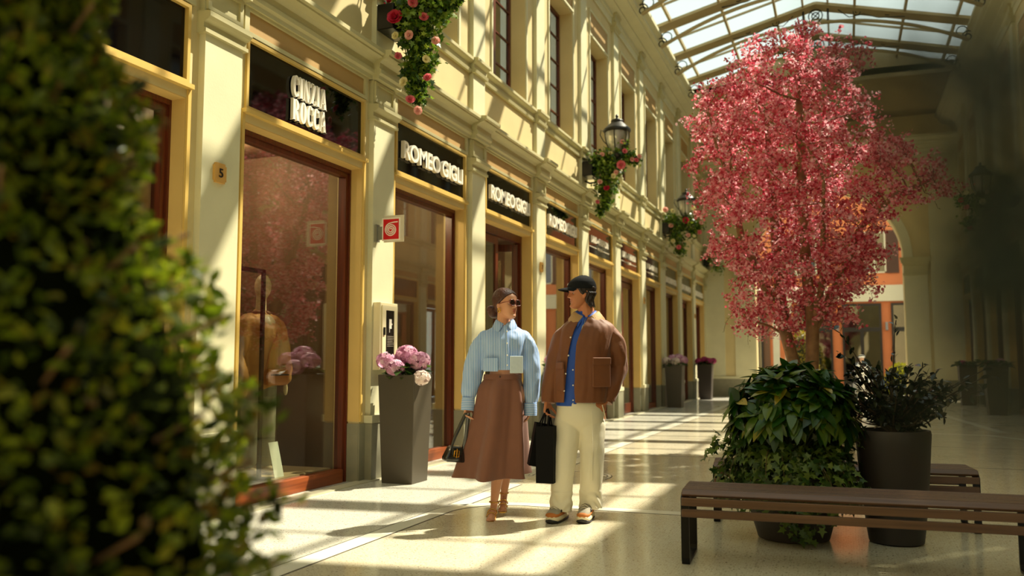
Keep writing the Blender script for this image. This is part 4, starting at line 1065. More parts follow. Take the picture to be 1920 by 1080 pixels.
m.cap((0,0,1.05),(0,0,1.25),.05,.05); m.ell((0,-.01,1.33),(.085,.1,.12)); m.build('body', mat('far_skin', (206, 160, 130), .6), t, remesh=.02, sm=3, smooth=180)
m = MB(); m.cap((0,0,.52),(0,.02,1.02),.18,.19); m.cap((-.19,0,1.0),(-.25,-.12,.72),.075,.065); m.cap((.19,0,1.0),(.28,-.12,.74),.075,.065); m.build('shirt', WHT, t, remesh=.02, sm=3, smooth=180)
m = MB(); m.ell((0,.0,1.4),(.11,.12,.07)); m.build('hat', WHT, t, smooth=180)
m = MB(); m.cap((-.1,-.02,.5),(-.13,-.42,.48),.1,.09); m.cap((.1,-.02,.5),(.14,-.42,.48),.1,.09); m.cap((-.13,-.42,.46),(-.13,-.45,.12),.08,.06); m.cap((.14,-.42,.46),(.15,-.45,.12),.08,.06); m.build('trousers', WHT, t, remesh=.02, sm=2, smooth=180)
tb = MB().box(-.3, .3, -.22, .22, 0, .4).build('stone_seat', mat('pale_seat', (200, 196, 184), .6), bevel=.02); tb.location = (.62, 35.2, 0); tb.rotation_euler = (0, 0, .3); tag(tb, 'low pale block seat under the distant person', 'seat')

# ------------------------------------------------------------------ shop window display
t = thing('mannequin', 'egg-headed mannequin in a tan jacket inside the nearest display window', 'mannequin', (-5.22, 6.88, .14), -.25)
# local: faces +x (towards the glass)
MAN = mat('mannequin_shell', (206, 190, 150), .35); JAC = mat('tan_jacket', (176, 128, 62), .6, var=.12, vscale=8, bump=.2, bscale=25)
m = MB(); m.ell((.02, 0, 1.78), (.09, .075, .125)); m.cap((0, 0, 1.5), (.0, 0, 1.68), .055, .05); m.cap((0, 0, 1.0), (0, 0, 1.38), .13, .16); m.cap((0, 0, 1.42), (0, 0, 1.44), .1, .1)
for s in (-1, 1):
    m.cap((0, s*.17, 1.4), (.0, s*.25, 1.12), .055, .045); m.cap((0, s*.25, 1.12), (.08, s*.24, .88), .042, .03); m.ell((.1, s*.235, .8), (.03, .02, .07))
    m.cap((0, s*.09, .95), (.0, s*.1, .5), .08, .055); m.cap((0, s*.1, .5), (0, s*.1, .1), .052, .035); m.ell((.05, s*.1, .04), (.11, .04, .04))
m.build('body', MAN, t, remesh=.012, sm=4, smooth=180)
m = MB(); m.cap((0, 0, .98), (0, 0, 1.3), .19, .2); m.cap((0, -.13, 1.42), (0, .13, 1.42), .115, .115); m.cap((0, 0, 1.4), (0, 0, 1.5), .11, .085)
for s in (-1, 1): m.cap((0, s*.18, 1.4), (.0, s*.27, 1.12), .095, .085); m.cap((0, s*.27, 1.12), (.08, s*.25, .92), .085, .06)
def fold(a, f1, f2):
    return lambda c: a*(noise.noise(Vector((c[0]*f1, c[1]*f1, c[2]*f2)))+.5*noise.noise(Vector((c[0]*f1*2.3, c[1]*f1*2.3+7, c[2]*f2*2.3))))
m.build('jacket', JAC, t, remesh=.012, sm=4, smooth=180, noisefn=fold(.02, 9, 5))
m = MB(); m.tube([(.06*math.cos(a*.5), .075*math.sin(a*.5), 1.53) for a in range(13)], .022, 8); m.build('collar', mat('brown_collar', (110, 70, 34), .7), t, smooth=180)
m = MB()
for s in (-1, 1): m.cap((0, s*.09, .95), (.0, s*.1, .5), .1, .085); m.cap((0, s*.1, .5), (0, s*.1, .14), .085, .08)
m.build('trousers', mat('grey_green_trousers', (130, 132, 108), .7), t, remesh=.014, sm=3, smooth=180)
bg_ = thing('crossbody_bag', 'small tan leather bag slung across the mannequin', 'bag', (-5.03, 6.88, 1.08), -.25)
MB().box(-.04, .05, -.13, .13, -.1, .06).build('bag_body', mat('tan_leather', (168, 104, 44), .45), bg_, bevel=.03); MB().tube([(.055, -.1, 0), (.062, .1, 0)], .006, 6).build('zip', BLACK, bg_)
m = MB(); m.tube([(0, -.12, .05), (.02, -.1, .2), (.0, .0, .38), (-.08, .06, .48)], .008, 6); m.build('strap', mat('tan_leather', (168, 104, 44), .45), bg_)
fr = thing('garment_stand', 'black metal display frame standing in front of the mannequin', 'stand', (-4.98, 6.19, 0))
m = MB(); m.box(-.012, .012, .38, .42, .16, 2.05); m.box(-.012, .012, -.42, .42, 2.01, 2.05); m.box(-.012, .012, -.42, -.38, .16, 2.05); m.build('frame', BLACK, fr); MB().box(-.1, .1, -.45, .45, .14, .16).build('foot', BLACK, fr)
po = thing('poster_stand', 'printed poster panels with a blue and green picture on the window edge', 'poster', (-4.9, 6.06, 0))
m = MB(); m.box(-.01, 0, -.1, .06, 1.7, 2.26); m.build('picture_panel', mat('poster_sky', (96, 168, 186), .4), po)
m = MB(); m.box(0, .003, -.1, .06, 1.7, 1.86); m.build('picture_grass', mat('poster_green', (80, 140, 84), .4), po)
m = MB(); m.prism([(-.06,2.1),(-.03,2.14),(.0,2.12),(.05,2.0),(.03,1.86),(.0,1.84),(-.02,1.95)], lambda p, a: (a, p[0], p[1]), .003, .006); m.build('picture_figure', mat('poster_dark', (40, 34, 30), .5), po)
m = MB(); m.box(-.01, 0, -.1, .06, 1.08, 1.66); m.build('lower_panel', mat('poster_pale', (138, 164, 132), .4), po); m = MB(); m.box(-.012, -.008, .055, .062, .14, 2.26); m.build('rail', BLACK, po)
MB().box(.0, .003, .0, .04, 1.1, 1.17).build('small_mark', mat('poster_dark', (40, 34, 30), .5), po)
pt = tag(MB().box(-5.7, -4.86, PK(0)+.66, PK(0)+2.36, 0, .14).build('display_plinth', mat('display_plinth', (176, 158, 120), .4)), 'low pale display platform inside the nearest shop window', 'platform')
m = MB(); m.bar((-4.92, 6.72, .145), (-5.0, 6.72, .46), .14, .006, (0, 1, 0)); 
tag(MB().add([(-4.90,6.72,.142),(-4.90,6.86,.142),(-4.98,6.86,.46),(-4.98,6.72,.46),(-4.905,6.72,.142),(-4.905,6.86,.142),(-4.985,6.86,.46),(-4.985,6.72,.46)], [(0,1,2,3),(7,6,5,4),(0,4,5,1),(1,5,6,2),(2,6,7,3),(3,7,4,0)]).build('notice_card', mat('white_card', (214, 224, 206), .5)), 'white notice card leaning at the bottom of the nearest shop window', 'card')
t = tag(MB().box(-7.6, -6.1, 6.35, 7.6, 0, .95).build('shop_counter', mat('counter_beige', (176, 148, 104), .5), bevel=.01), 'beige counter block deeper inside the nearest shop', 'counter')
for i, (x, y) in enumerate(((-5.6, 8.7), (-5.5, 9.4), (-5.6, 14.3), (-5.6, 16.6), (-6.0, 7.2), (-6.4, 6.3))):  # last two are added fill lights that brighten the dark nearest shop
    t = thing('ceiling_downlight', ['lit round downlight in the shop beside the open door, nearer one', 'lit round downlight in the shop beside the open door, farther one', 'lit downlight in the shop left of the man', 'lit downlight in the shop just right of the cap', 'added fill downlight above the counter in the nearest shop', 'added fill downlight above the mannequin, farther inside the nearest shop'][i], 'light', (x, y, 3.46), 0, 'downlights inside the shops')
    MB().lathe([(.05, .0), (.085, 0), (.085, .04), (.05, .04)], 20).build('ring', mat('sign_white', (240, 232, 214), .4), t); ld = bpy.data.lights.new('shop_fill_lamp', 'POINT'); ld.energy = 34; ld.color = (1, .8, .5); ld.shadow_soft_size = .06; lo = bpy.data.objects.new('shop_fill_lamp', ld); COL.objects.link(lo); lo.parent = t; lo.location = (0, 0, -.08)
    MB().lathe([(.001, .005), (.055, .005), (.055, .03), (.001, .03)], 16).build('lamp', mat('warm_lamp', (255, 220, 160), .5, emis=(255, 214, 140), estr=9), t)
# ------------------------------------------------------------------ near foliage either side of the lens
HEDM = leafmat('hedge_leaf', [(36, 48, 8), (70, 88, 12), (108, 126, 20), (150, 162, 34), (120, 84, 24)], .5, .5)
CAMD = 1.71; HC = (-CAMD*math.sin(math.radians(52.1)), CAMD*math.cos(math.radians(52.1)))
rows = [(0, 205), (80, 190), (150, 265), (200, 300), (300, 275), (430, 315), (500, 365), (545, 405), (640, 440), (740, 497), (850, 505), (930, 518), (1060, 540), (1300, 560), (1700, 500)]
def hedge_r(z):
    y = 679-(z-1.2)*1620/1.45; x = np.interp(y, [r[0] for r in rows], [r[1] for r in rows])
    a = math.degrees(math.atan2(960-x, 1620)); return CAMD*math.sin(math.radians(31.2-a))
rg = np.random.default_rng(21); n = 17000; Z = rg.uniform(.42, 2.35, n); P = []
t = thing('leafy_hedge', 'large leafy green bush close to the lens, out of focus on the left', 'bush', (HC[0], HC[1], 0))
A = rg.uniform(0, 2*PI, n); ks = []
for z, a in zip(Z, A):
    R_ = hedge_r(z) if z < 1.86 else max(.03, hedge_r(1.86)*(1-(z-1.86)/.55))
    R_ *= .88+.24*noise.noise(Vector((math.cos(a)*1.8+z*5, math.sin(a)*1.8, z*7)))+.16*noise.noise(Vector((math.cos(a)*5, math.sin(a)*5, z*16)))
    rr = R_*(1-abs(rg.normal()*.10)-.0)
    P.append((rr*math.cos(a), rr*math.sin(a), z))
P = np.array(P); O = np.stack([np.cos(A), np.sin(A), np.full(n, .4)], 1)
scatter('foliage', *leaf_tpl(.55, 4), P, O+rg.normal(size=(n, 3))*.7, rg.normal(size=(n, 3))*.8+O*.4, rg.uniform(.020, .038, n), HEDM, t)
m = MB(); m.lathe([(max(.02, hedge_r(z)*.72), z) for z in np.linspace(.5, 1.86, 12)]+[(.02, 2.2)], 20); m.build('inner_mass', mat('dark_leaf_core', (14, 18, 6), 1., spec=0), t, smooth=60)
m = MB(); m.tube([(0, 0, .3), (0, 0, 1.9)], .03, 8)
for i in range(60):
    z = .6+1.2*i/60; a = i*2.4; m.tube([(0, 0, z-.1), (hedge_r(z)*.9*math.cos(a), hedge_r(z)*.9*math.sin(a), z+.1)], .004, 4)
m.build('stem', BARK, t)
pot('plant_pot', 'dark round pot carrying the near bush, below the frame', (HC[0], HC[1], 0), [(.22,0),(.25,.02),(.3,.38),(.31,.42),(.28,.42),(.27,.36)], POTM, .28, .34, 'anthracite pots')

def campt(px, py, d):
    th = math.radians(4.904); ps = math.radians(20.965); u = px-960; v = 540-py
    up = v*math.cos(th)+1620*math.sin(th); fw = 1620*math.cos(th)-v*math.sin(th)
    return np.array([(-fw*math.sin(ps)+u*math.cos(ps))/1620*d, (fw*math.cos(ps)+u*math.sin(ps))/1620*d, 1.2+up/1620*d])
root = campt(2300, 1250, .34)
t = thing('leafy_branch', 'very blurred dark leafy branch close to the lens in the upper right', 'branch', tuple(root))
cl = [(1905,560,.26,10),(1895,470,.3,10),(1875,640,.3,9),(1900,740,.3,6),(1840,480,.3,6),(1865,380,.3,7),(1900,300,.25,6),(1890,180,.3,7),(1800,200,.3,6),(1760,110,.32,4),(1690,215,.32,3),(1650,100,.34,3),(1575,140,.36,3),(1850,90,.3,5),(1830,560,.3,5)]
P = []; D = []; m = MB(); rg = np.random.default_rng(8)
for px, py, d, c in cl:
    q = campt(px, py, d)
    m.tube([(0, 0, 0), tuple((campt(2150, py+(700-py)*.4, d)-root)), tuple(q-root)], [.003, .002, .0008], 5)
    for i in range(c*4): P.append(campt(px+rg.normal()*62, py+rg.normal()*58, .20+rg.normal()*.02)-root); D.append(rg.normal(size=3))
scatter('foliage', *LEAF, P, D, rg.normal(size=(len(P), 3)), rg.uniform(.009, .016, len(P)), leafmat('dark_branch_leaf', [(10, 22, 12), (22, 38, 18)], .15, .5), t)
m.tube([(0, 0, 0), (.05, 0, -.35), (.12, .02, 0-float(root[2]))], [.004, .007, .01], 6)
m.build('stem', mat('dark_twig', (60, 44, 26), .7), t)

# ------------------------------------------------------------------ people
SKIN_W = mat('warm_skin', (208, 148, 112), .5, var=.03, vscale=6); SKIN_M = mat('tan_skin', (186, 118, 78), .5, var=.04, vscale=6)
for s_ in (SKIN_W, SKIN_M):
    s_.node_tree.nodes['Principled BSDF'].inputs['Subsurface Weight'].default_value = .06
    s_.node_tree.nodes['Principled BSDF'].inputs['Subsurface Radius'].default_value = (.01, .004, .002)
HAIRW = mat('brown_hair', (70, 34, 18), .5, var=.4, vscale=14, bump=.6, bscale=60); HAIRM = mat('dark_brown_hair', (34, 21, 14), .5, var=.4, vscale=14, bump=.6, bscale=60)
LIPM = mat('lip_male', (164, 92, 72), .5); LIP = mat('lip', (176, 74, 62), .4); TEETH = mat('teeth', (236, 226, 208), .3)

HT = {'z': [-.117,-.112,-.104,-.09,-.07,-.05,-.03,0,.03,.06,.085,.105,.118,.1255],
      'f': [-.060,-.074,-.083,-.086,-.081,-.085,-.087,-.088,-.093,-.089,-.073,-.048,-.022,.008],
      'b': [-.046,-.028,-.010,.010,.034,.056,.074,.093,.102,.103,.094,.076,.052,.020],
      'w': [.008,.021,.031,.042,.0515,.058,.0635,.0690,.0735,.0755,.0705,.0570,.0385,.010]}
def _cs(z, k):
    zs = HT['z']; return float(np.interp(z, zs, HT[k]))
def sec(z, male):
    # smoothed profile sample
    d = .005; v = [sum(_cs(min(max(z+o, -.117), .1255), k)*w for o, w in ((-d, .25), (0, .5), (d, .25))) for k in 'fbw']
    f, b_, w = v
    if male:
        j = math.exp(-((z+.08)/.035)**2); w += .006*j; f -= .005*math.exp(-((z+.098)/.016)**2); 
    return f, b_, w
def fdisp(x, z, male):
    g = lambda x0, z0, sx_, sz_: math.exp(-((x-x0)/sx_)**2-((z-z0)/sz_)**2)
    ax = abs(x); N_ = 1.15 if male else 1.
    t_ = min(1, max(0, (.022-z)/.048)); r = (.004+.022*t_**1.3)*N_
    fall = 1 if z > -.024 else math.exp(-((z+.024)/.0065)**2)
    v = r*fall*math.exp(-(x/(.0075+.0045*t_))**2)*(1 if z < .03 else math.exp(-((z-.03)/.02)**2))
    v += .007*N_*g(.0125*math.copysign(1, x), -.0245, .006, .007)
    v -= .0115*g(.031*math.copysign(1, x), .005, .016, .011)
    v += (.0045 if male else .0025)*math.exp(-((z-.027)/.008)**2)*math.exp(-(ax/.045)**4)
    v += .0045*g(.040*math.copysign(1, x), -.028, .018, .018)
    sm_ = .006*(ax/.022)**2
    v += .0068*math.exp(-((z-sm_+.0495)/.0052)**2)*math.exp(-(x/.019)**4)+.0068*math.exp(-((z-sm_+.0640)/.0058)**2)*math.exp(-(x/.016)**4)
    v -= .0045*math.exp(-((z-sm_+.0568)/.0022)**2)*math.exp(-(x/.022)**4)
    v -= .0035*g(0, -.077, .022, .006); v += .0065*g(0, -.096, .018, .012)
    return v
def hpt(a, z, male, off=0.):
    """point of the head surface at angle a (0 = face) and height z"""
    f, b_, w = sec(z, male); yc = f+(b_-f)*.50; hd = (b_-f)/2; s_, c_ = math.sin(a), -math.cos(a); e = 2/2.25
    x = (w+off)*math.copysign(abs(s_)**e, s_); y = yc+(hd+off)*math.copysign(abs(c_)**e, c_)
    if c_ < 0: y -= fdisp(x, z, male)*min(1, -c_*2.2)
    return Vector((x, y, z))
def front(x, z, male, off=0.):
    f, b_, w = sec(z, male); yc = f+(b_-f)*.5; hd = (b_-f)/2; s_ = min(.999, abs(x)/w); c_ = (1-s_**2.25)**(1/2.25)
    return Vector((x, yc-hd*c_-fdisp(x, z, male)*min(1, c_*2.2)-off, z))
def head(m, M, sc=1., male=False):
    R3 = M.to_3x3(); rr = []
    for i in range(97):
        z = -.117+.2425*(.5-.5*math.cos(PI*i/96)) if 0 else -.117+.2425*i/96
        rr.append([M @ hpt(2*PI*j/120, z, male) for j in range(120)])
    m.loft(rr, True, True)
    def C(a, b, ra, rb): m.cap(M @ Vector(a), M @ Vector(b), ra, rb)
    for s in (-1, 1):
        m.ell(M @ Vector((s*.0725, .014, -.006)), (.0075, .018, .029), R3, 16, 12); C((s*.0735, .006, -.022), (s*.073, .003, -.030), .008, .007)
        C((s*.079, .028, .010), (s*.080, .022, .020), .0045, .0045)
        e = front(s*.031, .006, male); m.ell(M @ (e+Vector((0, .0075, .0035))), (.0155, .0118, .0098), R3, 14, 10)
    C((0, .030, -.04), (0, .042, -.17), .046 if not male else .054, .050 if not male else .062)
def face_parts(root, M, male, smile=True):
    R3 = M.to_3x3()
    for s in (-1, 1):
        c = front(s*.031, .004, male)+Vector((0, .0078, -.001))
        e = MB(); e.ell(M @ c, .0122, None, 16, 12); e = e.build('eye', mat('eye_white', (214, 202, 190), .2), root, smooth=180)
        q = MB(); q.ell(M @ (c+Vector((0, -.0105, 0))), (.0058, .0028, .0058), R3, 12, 8); q.build('iris', mat('iris', (30, 18, 12), .15), e, smooth=180)
        b = MB(); b.tube([M @ front(s*x_, z_, male, .0012) for x_, z_ in ((.013, .024), (.024, .029), (.036, .031), (.048, .026))], [.0028, .0036, .003, .0014], 6); b.build('eyebrow', HAIRM if male else HAIRW, root, smooth=180)
    for nm, z0, z1, wx in (('upper_lip', -.0450, -.0545, .0240), ('lower_lip', -.0595, -.0690, .0200)):
        l = MB(); rows_ = []
        for i in range(7):
            u = i/6; row = []
            for j in range(17):
                t_ = -1+2*j/16; sh_ = (1-abs(t_)**2.2); zc = (z0+z1)/2; zm = -.0568
                z = zm+(z0+(z1-z0)*u-zm)*max(.08, sh_)+.0065*t_*t_; row.append(M @ front(t_*wx, z, male, .0010))
            rows_.append(row)
        l.loft(rows_, False, False); l.build(nm, LIP if not male else LIPM, root, smooth=180)
    l = MB(); rows_ = []
    for i in range(4):
        row = []
        for j in range(13):
            t_ = -1+2*j/12; z = -.0568+(-.0028+.0056*i/3)*(1-t_*t_*.9)+.0065*t_*t_; row.append(M @ front(t_*.0195, z, male, .0016))
        rows_.append(row)
    l.loft(rows_, False, False); l.build('teeth', TEETH, root, smooth=180)
def hair_shell(m, M, male, line, thick, nz=70, na=110, zmin=-.112):
    """hair as a shell over the skull: line(z) = angle from the face where hair begins"""
    rr = []
    for i in range(nz+1):
        z = zmin+(.1255-zmin)*i/nz; ring = []
        for j in range(na):
            a = 2*PI*j/na; aa = min(a, 2*PI-a); L_ = line(z); k = min(1, max(0, (aa-L_)/.22)); k = k*k*(3-2*k)
            p = hpt(a, z, male, -.008+(.008+thick(aa, z))*k)
            if z > .09: p.z += thick(aa, z)*(z-.09)/.035*k
            ring.append(M @ p)
        rr.append(ring)
    m.loft(rr, True, True)
def hand(m, wrist, dirv, palmn, curl=.6, sc=1., spread=.12, thumb=1, curls=None):
    """palm from wrist along dirv; palmn = direction the palm faces; five separate fingers that bend towards palmn"""
    W = Vector(wrist); d = Vector(dirv).normalized(); n = Vector(palmn); n = (n-d*n.dot(d)).normalized(); x = d.cross(n).normalized()
    for i in range(4): m.cap(W+x*(i-1.5)*.012*sc, W+d*.085*sc+x*(i-1.5)*.0195*sc, .0135*sc, .0115*sc)
    L = [.068, .078, .073, .056]
    for i in range(4):
        p = W+d*.085*sc+x*(i-1.5)*.0200*sc; dd = (d+x*(i-1.5)*spread).normalized(); cu = curls[i] if curls else curl*(1+.08*i)
        for j, f in enumerate((.45, .30, .25)):
            ang = cu*(.7 if j == 0 else 1.0); dd = (dd*math.cos(ang)+n*math.sin(ang)).normalized(); nn = n
            q = p+dd*L[i]*f*sc; m.cap(p, q, (.0092-.0009*j)*sc, (.0085-.0009*j)*sc, 10); p = q
            n2 = (n-dd*n.dot(dd)); n = n if n2.length < .2 else n
    p = W+d*.025*sc+x*.026*thumb*sc; dd = (d*.75+x*.62*thumb+n*.35).normalized()
    for j, l in enumerate((.04, .032, .026)):
        q = p+dd*l*sc; m.cap(p, q, (.0125-.0014*j)*sc, (.0112-.0014*j)*sc, 10); p = q; dd = (dd+n*.35-x*thumb*.18+d*.1).normalized()
def sleeve(m, pts, rad, n=28, amp=.006, seed=0, flat=1.):
    # smooth path
    P = [Vector(p) for p in pts]; K = 8; Q = []; R_ = []
    for i in range(len(P)-1):
        p0 = P[max(i-1, 0)]; p1 = P[i]; p2 = P[i+1]; p3 = P[min(i+2, len(P)-1)]
        for k in range(K):
            t_ = k/K; Q.append(.5*((2*p1)+(-p0+p2)*t_+(2*p0-5*p1+4*p2-p3)*t_*t_+(-p0+3*p1-3*p2+p3)*t_**3)); s_ = t_*t_*(3-2*t_); R_.append(rad[i]*(1-s_)+rad[i+1]*s_)
    Q.append(P[-1]); R_.append(rad[-1])
    def rf(a, u):
        return 1+amp*18*(noise.noise(Vector((math.cos(a)*1.1+seed, math.sin(a)*1.1, u*5.5+seed)))+.6*noise.noise(Vector((math.cos(a)*2.2, math.sin(a)*2.2+seed, u*12))))
    m.tube(Q, R_, n, True, flat, rf=rf)
def rings_loft(m, rings, n=64, expo=2.3, fold=None, th=(0, 2*PI), closed=True, caps=False, sub=6):
    """rings: (cx, cy, z, hw, hd, [tiltz]) interpolated smoothly"""
    R_ = []
    for i in range(len(rings)-1):
        a, b = rings[i], rings[i+1]; p = rings[max(0, i-1)]; q = rings[min(len(rings)-1, i+2)]
        for k in range(sub):
            t_ = k/sub; R_.append([.5*((2*a[j])+(-p[j]+b[j])*t_+(2*p[j]-5*a[j]+4*b[j]-q[j])*t_*t_+(-p[j]+3*a[j]-3*b[j]+q[j])*t_**3) for j in range(len(a))])
    R_.append(list(rings[-1])); out = []
    for i, r in enumerate(R_):
        u = i/(len(R_)-1); ring = []
        t0, t1 = (th(u) if callable(th) else th)
        cnt = n if closed else n+1
        for j in range(cnt):
            a = t0+(t1-t0)*j/n; s_, c_ = math.sin(a), -math.cos(a)   # a=0 is the front (-y)
            e = 2/expo; f = fold(a, u) if fold else 0
            ring.append((r[0]+(r[3]+f)*math.copysign(abs(s_)**e, s_), r[1]+(r[4]+f)*math.copysign(abs(c_)**e, c_), r[2]))
        out.append(ring)
    m.loft(out, closed, caps); return R_
def N3(*a): return noise.noise(Vector(a))

def collar(m, c, ri, stand, fall, ro, pt, gap, zdrop, tip=.55, n=40, el=.85, kk=.35):
    """shirt collar: stand round the neck and a turned-down leaf ending in two points"""
    rows_ = [[], [], [], []]
    for j in range(n+1):
        u = -1+2*j/n; a = PI-u*(PI-gap) if False else PI*(1+u*(1-gap/PI)); fr = abs(u)**3
        d = Vector((math.sin(a), -math.cos(a)*el, 0))
        base = c+d*ri; base.z -= zdrop*fr; top = c+d*(ri+.002); top.z += stand-zdrop*fr*.9
        mid = c+d*(ri+.014); mid.z += stand-.006-zdrop*fr*.85
        aa = a+(gap-tip)*(-1 if u > 0 else 1)*fr*0 ; e = PI+(a-PI)*(1-(tip-gap)/PI*fr)
        d2 = Vector((math.sin(e), -math.cos(e)*el, 0)); out = c+d2*(ro+pt*kk*fr); out.z += stand-fall-zdrop*fr*.85-pt*fr
        for r_, p in zip(rows_, (base, top, mid, out)): r_.append(p)
    m.loft(rows_, False, False)

# ===================== woman
WS = 238.; WX, WY = 940, 970
def W(px, py, y=0.): return Vector(((px-WX)/WS, y, (WY-py)/WS))
wroot = thing('person', 'smiling woman in a blue striped cropped shirt and long brown flared skirt, walking', 'person', (-2.50, 6.31, 0), math.radians(21.6), 'two people walking together')
MH = Matrix.Translation(W(947, 578, -.01)) @ Matrix.Rotation(math.radians(46), 4, 'Z') @ Matrix.Rotation(math.radians(-3), 4, 'X')
b = MB(); head(b, MH)
b.cap(W(945, 612, .03), W(943, 630, .03), .05, .06)
b.cap(W(922, 634, .03), W(968, 634, .03), .05, .05); b.cap(W(940, 650, .02), W(940, 700, .02), .105, .10); b.cap(W(925, 655, .0), W(955, 655, .0), .09, .09)
b.cap(W(941, 700, .02), W(941, 735, .02), .10, .13); b.cap(W(926, 745, .03), W(956, 745, .03), .115, .115)
# legs (front leg picture-left)
b.cap(W(932, 760, .02), W(934, 855, -.05), .085, .052); b.cap(W(934, 855, -.05), W(931, 895, -.02), .050, .050); b.cap(W(931, 895, -.02), W(925.5, 940, .02), .047, .029)
b.cap(W(952, 760, .05), W(950, 855, .10), .085, .052); b.cap(W(950, 855, .10), W(947, 895, .19), .050, .046); b.cap(W(947, 895, .19), W(944, 933, .25), .045, .028)
# feet on heels
for (ax, ay, ad), (tx, ty, td) in (((925.5, 944, .02), (920, 965, -.10)), ((943.5, 936, .25), (941, 957.5, .14))):
    A_ = W(ax, ay, ad); T_ = W(tx, ty, td); b.cap(A_, A_+Vector((.0, .035, -.025)), .030, .026); b.cap(A_+Vector((0, .01, -.01)), T_, .028, .024)
    for i in range(5): o = (i-2)*.014; b.cap(T_+Vector((o*.8, 0, -.004)), T_+Vector((o, -.038+abs(i-1)*.006, -.012)), .0115-.001*i, .0095-.0008*i, 8)
# arms
b.cap(W(910, 645, .02), W(889, 700, .03), .045, .038); b.cap(W(889, 700, .03), W(877, 764, -.03), .036, .024)
b.cap(W(980, 645, .02), W(995, 705, .04), .045, .038); b.cap(W(995, 705, .04), W(992, 768, .0), .036, .024)
hand(b, W(877, 762, -.03), (-.12, -.15, -1), (.75, -.5, -.1), 1.0, .92, .02, thumb=-1)
hand(b, W(992, 766, .0), (-.15, -.1, -1), (-1, -.1, 0), .35, .85, .03, thumb=1)
b.build('body', SKIN_W, wroot, remesh=.0045, sm=3, smooth=180)
face_parts(wroot, MH, False)
# sunglasses
R3 = MH.to_3x3(); g = MB(); SGL = mat('sunglass_lens', (24, 12, 10), .05, spec=.9)
for s in (-1, 1):
    cen = Vector((s*.033, -.103, .008)); pts = [MH @ (cen+Vector((.028*math.copysign(abs(math.cos(a))**.7, math.cos(a)), s*0-.0+.012*abs(.028*math.cos(a)+s*.0)/.028*.3, .023*math.copysign(abs(math.sin(a))**.7, math.sin(a))))) for a in [2*PI*i/24 for i in range(24)]]
    g.tube(pts, .0034, 6, closed=True); g.tube([MH @ Vector((s*.060, -.100, .016)), MH @ Vector((s*.076, -.06, .014)), MH @ Vector((s*.080, .005, .006))], .003, 6)
g.tube([MH @ Vector((-.008, -.106, .012)), MH @ Vector((.008, -.106, .012))], .003, 6)
sg = g.build('sunglasses', mat('amber_frame', (120, 44, 30), .25), wroot, smooth=60)
for s in (-1, 1):
    l = MB(); l.ell(MH @ Vector((s*.033, -.102, .008)), (.026, .003, .021), R3, 18, 10); l.build('lens', SGL, sg, smooth=180)
g = MB(); 
for s in (-1, 1): 
    pts = [MH @ (Vector((s*.080, .0, -.045))+Vector((0, .014*math.cos(a), .016*math.sin(a)))) for a in [2*PI*i/16 for i in range(16)]]; g.tube(pts, .0042, 8, closed=True)
g.build('earring', mat('gold', (220, 170, 70), .22, metal=1), wroot, smooth=180)
# hair: drawn back smoothly, low bun at the nape
h = MB(); lineW = lambda z: float(np.interp(z, [-.12, -.09, -.05, -.01, .02, .042, .058, .072, .084, .126], [3.2, 2.6, 2.1, 1.75, 1.32, .98, .70, .40, -.1, -.5]))
hair_shell(h, MH, False, lineW, lambda a_, z: .010+.004*max(0, math.sin(a_-.6)))
h.ell(MH @ Vector((0, .135, -.042)), (.054, .044, .052), R3, 20, 14); h.ell(MH @ Vector((.026, .145, -.058)), (.034, .032, .034), R3); h.ell(MH @ Vector((-.026, .146, -.024)), (.034, .032, .034), R3); h.cap(MH @ Vector((0, .09, -.02)), MH @ Vector((0, .12, -.035)), .032, .03)
h.build('hair', HAIRW, wroot, remesh=.0035, sm=2, smooth=180, noisefn=lambda c: .0016*N3(c[0]*90, c[1]*90, c[2]*30))
# shirt
def striped(name, c1, c2, sc, axis='X'):
    m_ = mat(name, c1, .65); nt = m_.node_tree; p = nt.nodes['Principled BSDF']; tc = nt.nodes.new('ShaderNodeTexCoord')
    w = nt.nodes.new('ShaderNodeTexWave'); w.wave_type = 'BANDS'; w.bands_direction = axis; w.inputs['Scale'].default_value = sc; w.inputs['Distortion'].default_value = .4; w.inputs['Detail Scale'].default_value = .3
    r = nt.nodes.new('ShaderNodeValToRGB'); r.color_ramp.elements[0].position = .42; r.color_ramp.elements[1].position = .58; r.color_ramp.elements[0].color = lin(c1); r.color_ramp.elements[1].color = lin(c2)
    nt.links.new(tc.outputs['Object'], w.inputs['Vector']); nt.links.new(w.outputs['Color'], r.inputs[0]); nt.links.new(r.outputs[0], p.inputs['Base Color']); return m_
STR = striped('blue_striped_cotton', (104, 152, 214), (196, 212, 234), 24)
STRC = striped('blue_striped_cuff', (104, 152, 214), (196, 212, 234), 24, 'Z')
m = MB()
F = lambda a, u: .011*N3(math.sin(a)*2.2, math.cos(a)*2.2, u*3)+.006*N3(math.sin(a)*6, math.cos(a)*6, u*7+3)
sx = lambda px: (px-WX)/WS
rings_loft(m, [(sx(939), .02, W(0, 699)[2], .158, .125), (sx(939), .02, W(0, 685)[2], .165, .13), (sx(941), .02, W(0, 660)[2], .175, .135), (sx(944), .02, W(0, 642)[2], .182, .125), (sx(945), .025, W(0, 630)[2], .172, .10), (sx(945), .03, W(0, 622)[2], .115, .078), (sx(945), .03, W(0, 614)[2], .062, .062)], fold=F, caps=True)
sleeve(m, [W(922, 638, .02), W(908, 640, .02), W(897, 660, .025), W(887, 700, .03), W(880, 735, .0), W(877.5, 752, -.02)], [.045, .062, .074, .079, .069, .045], amp=.009, seed=1)
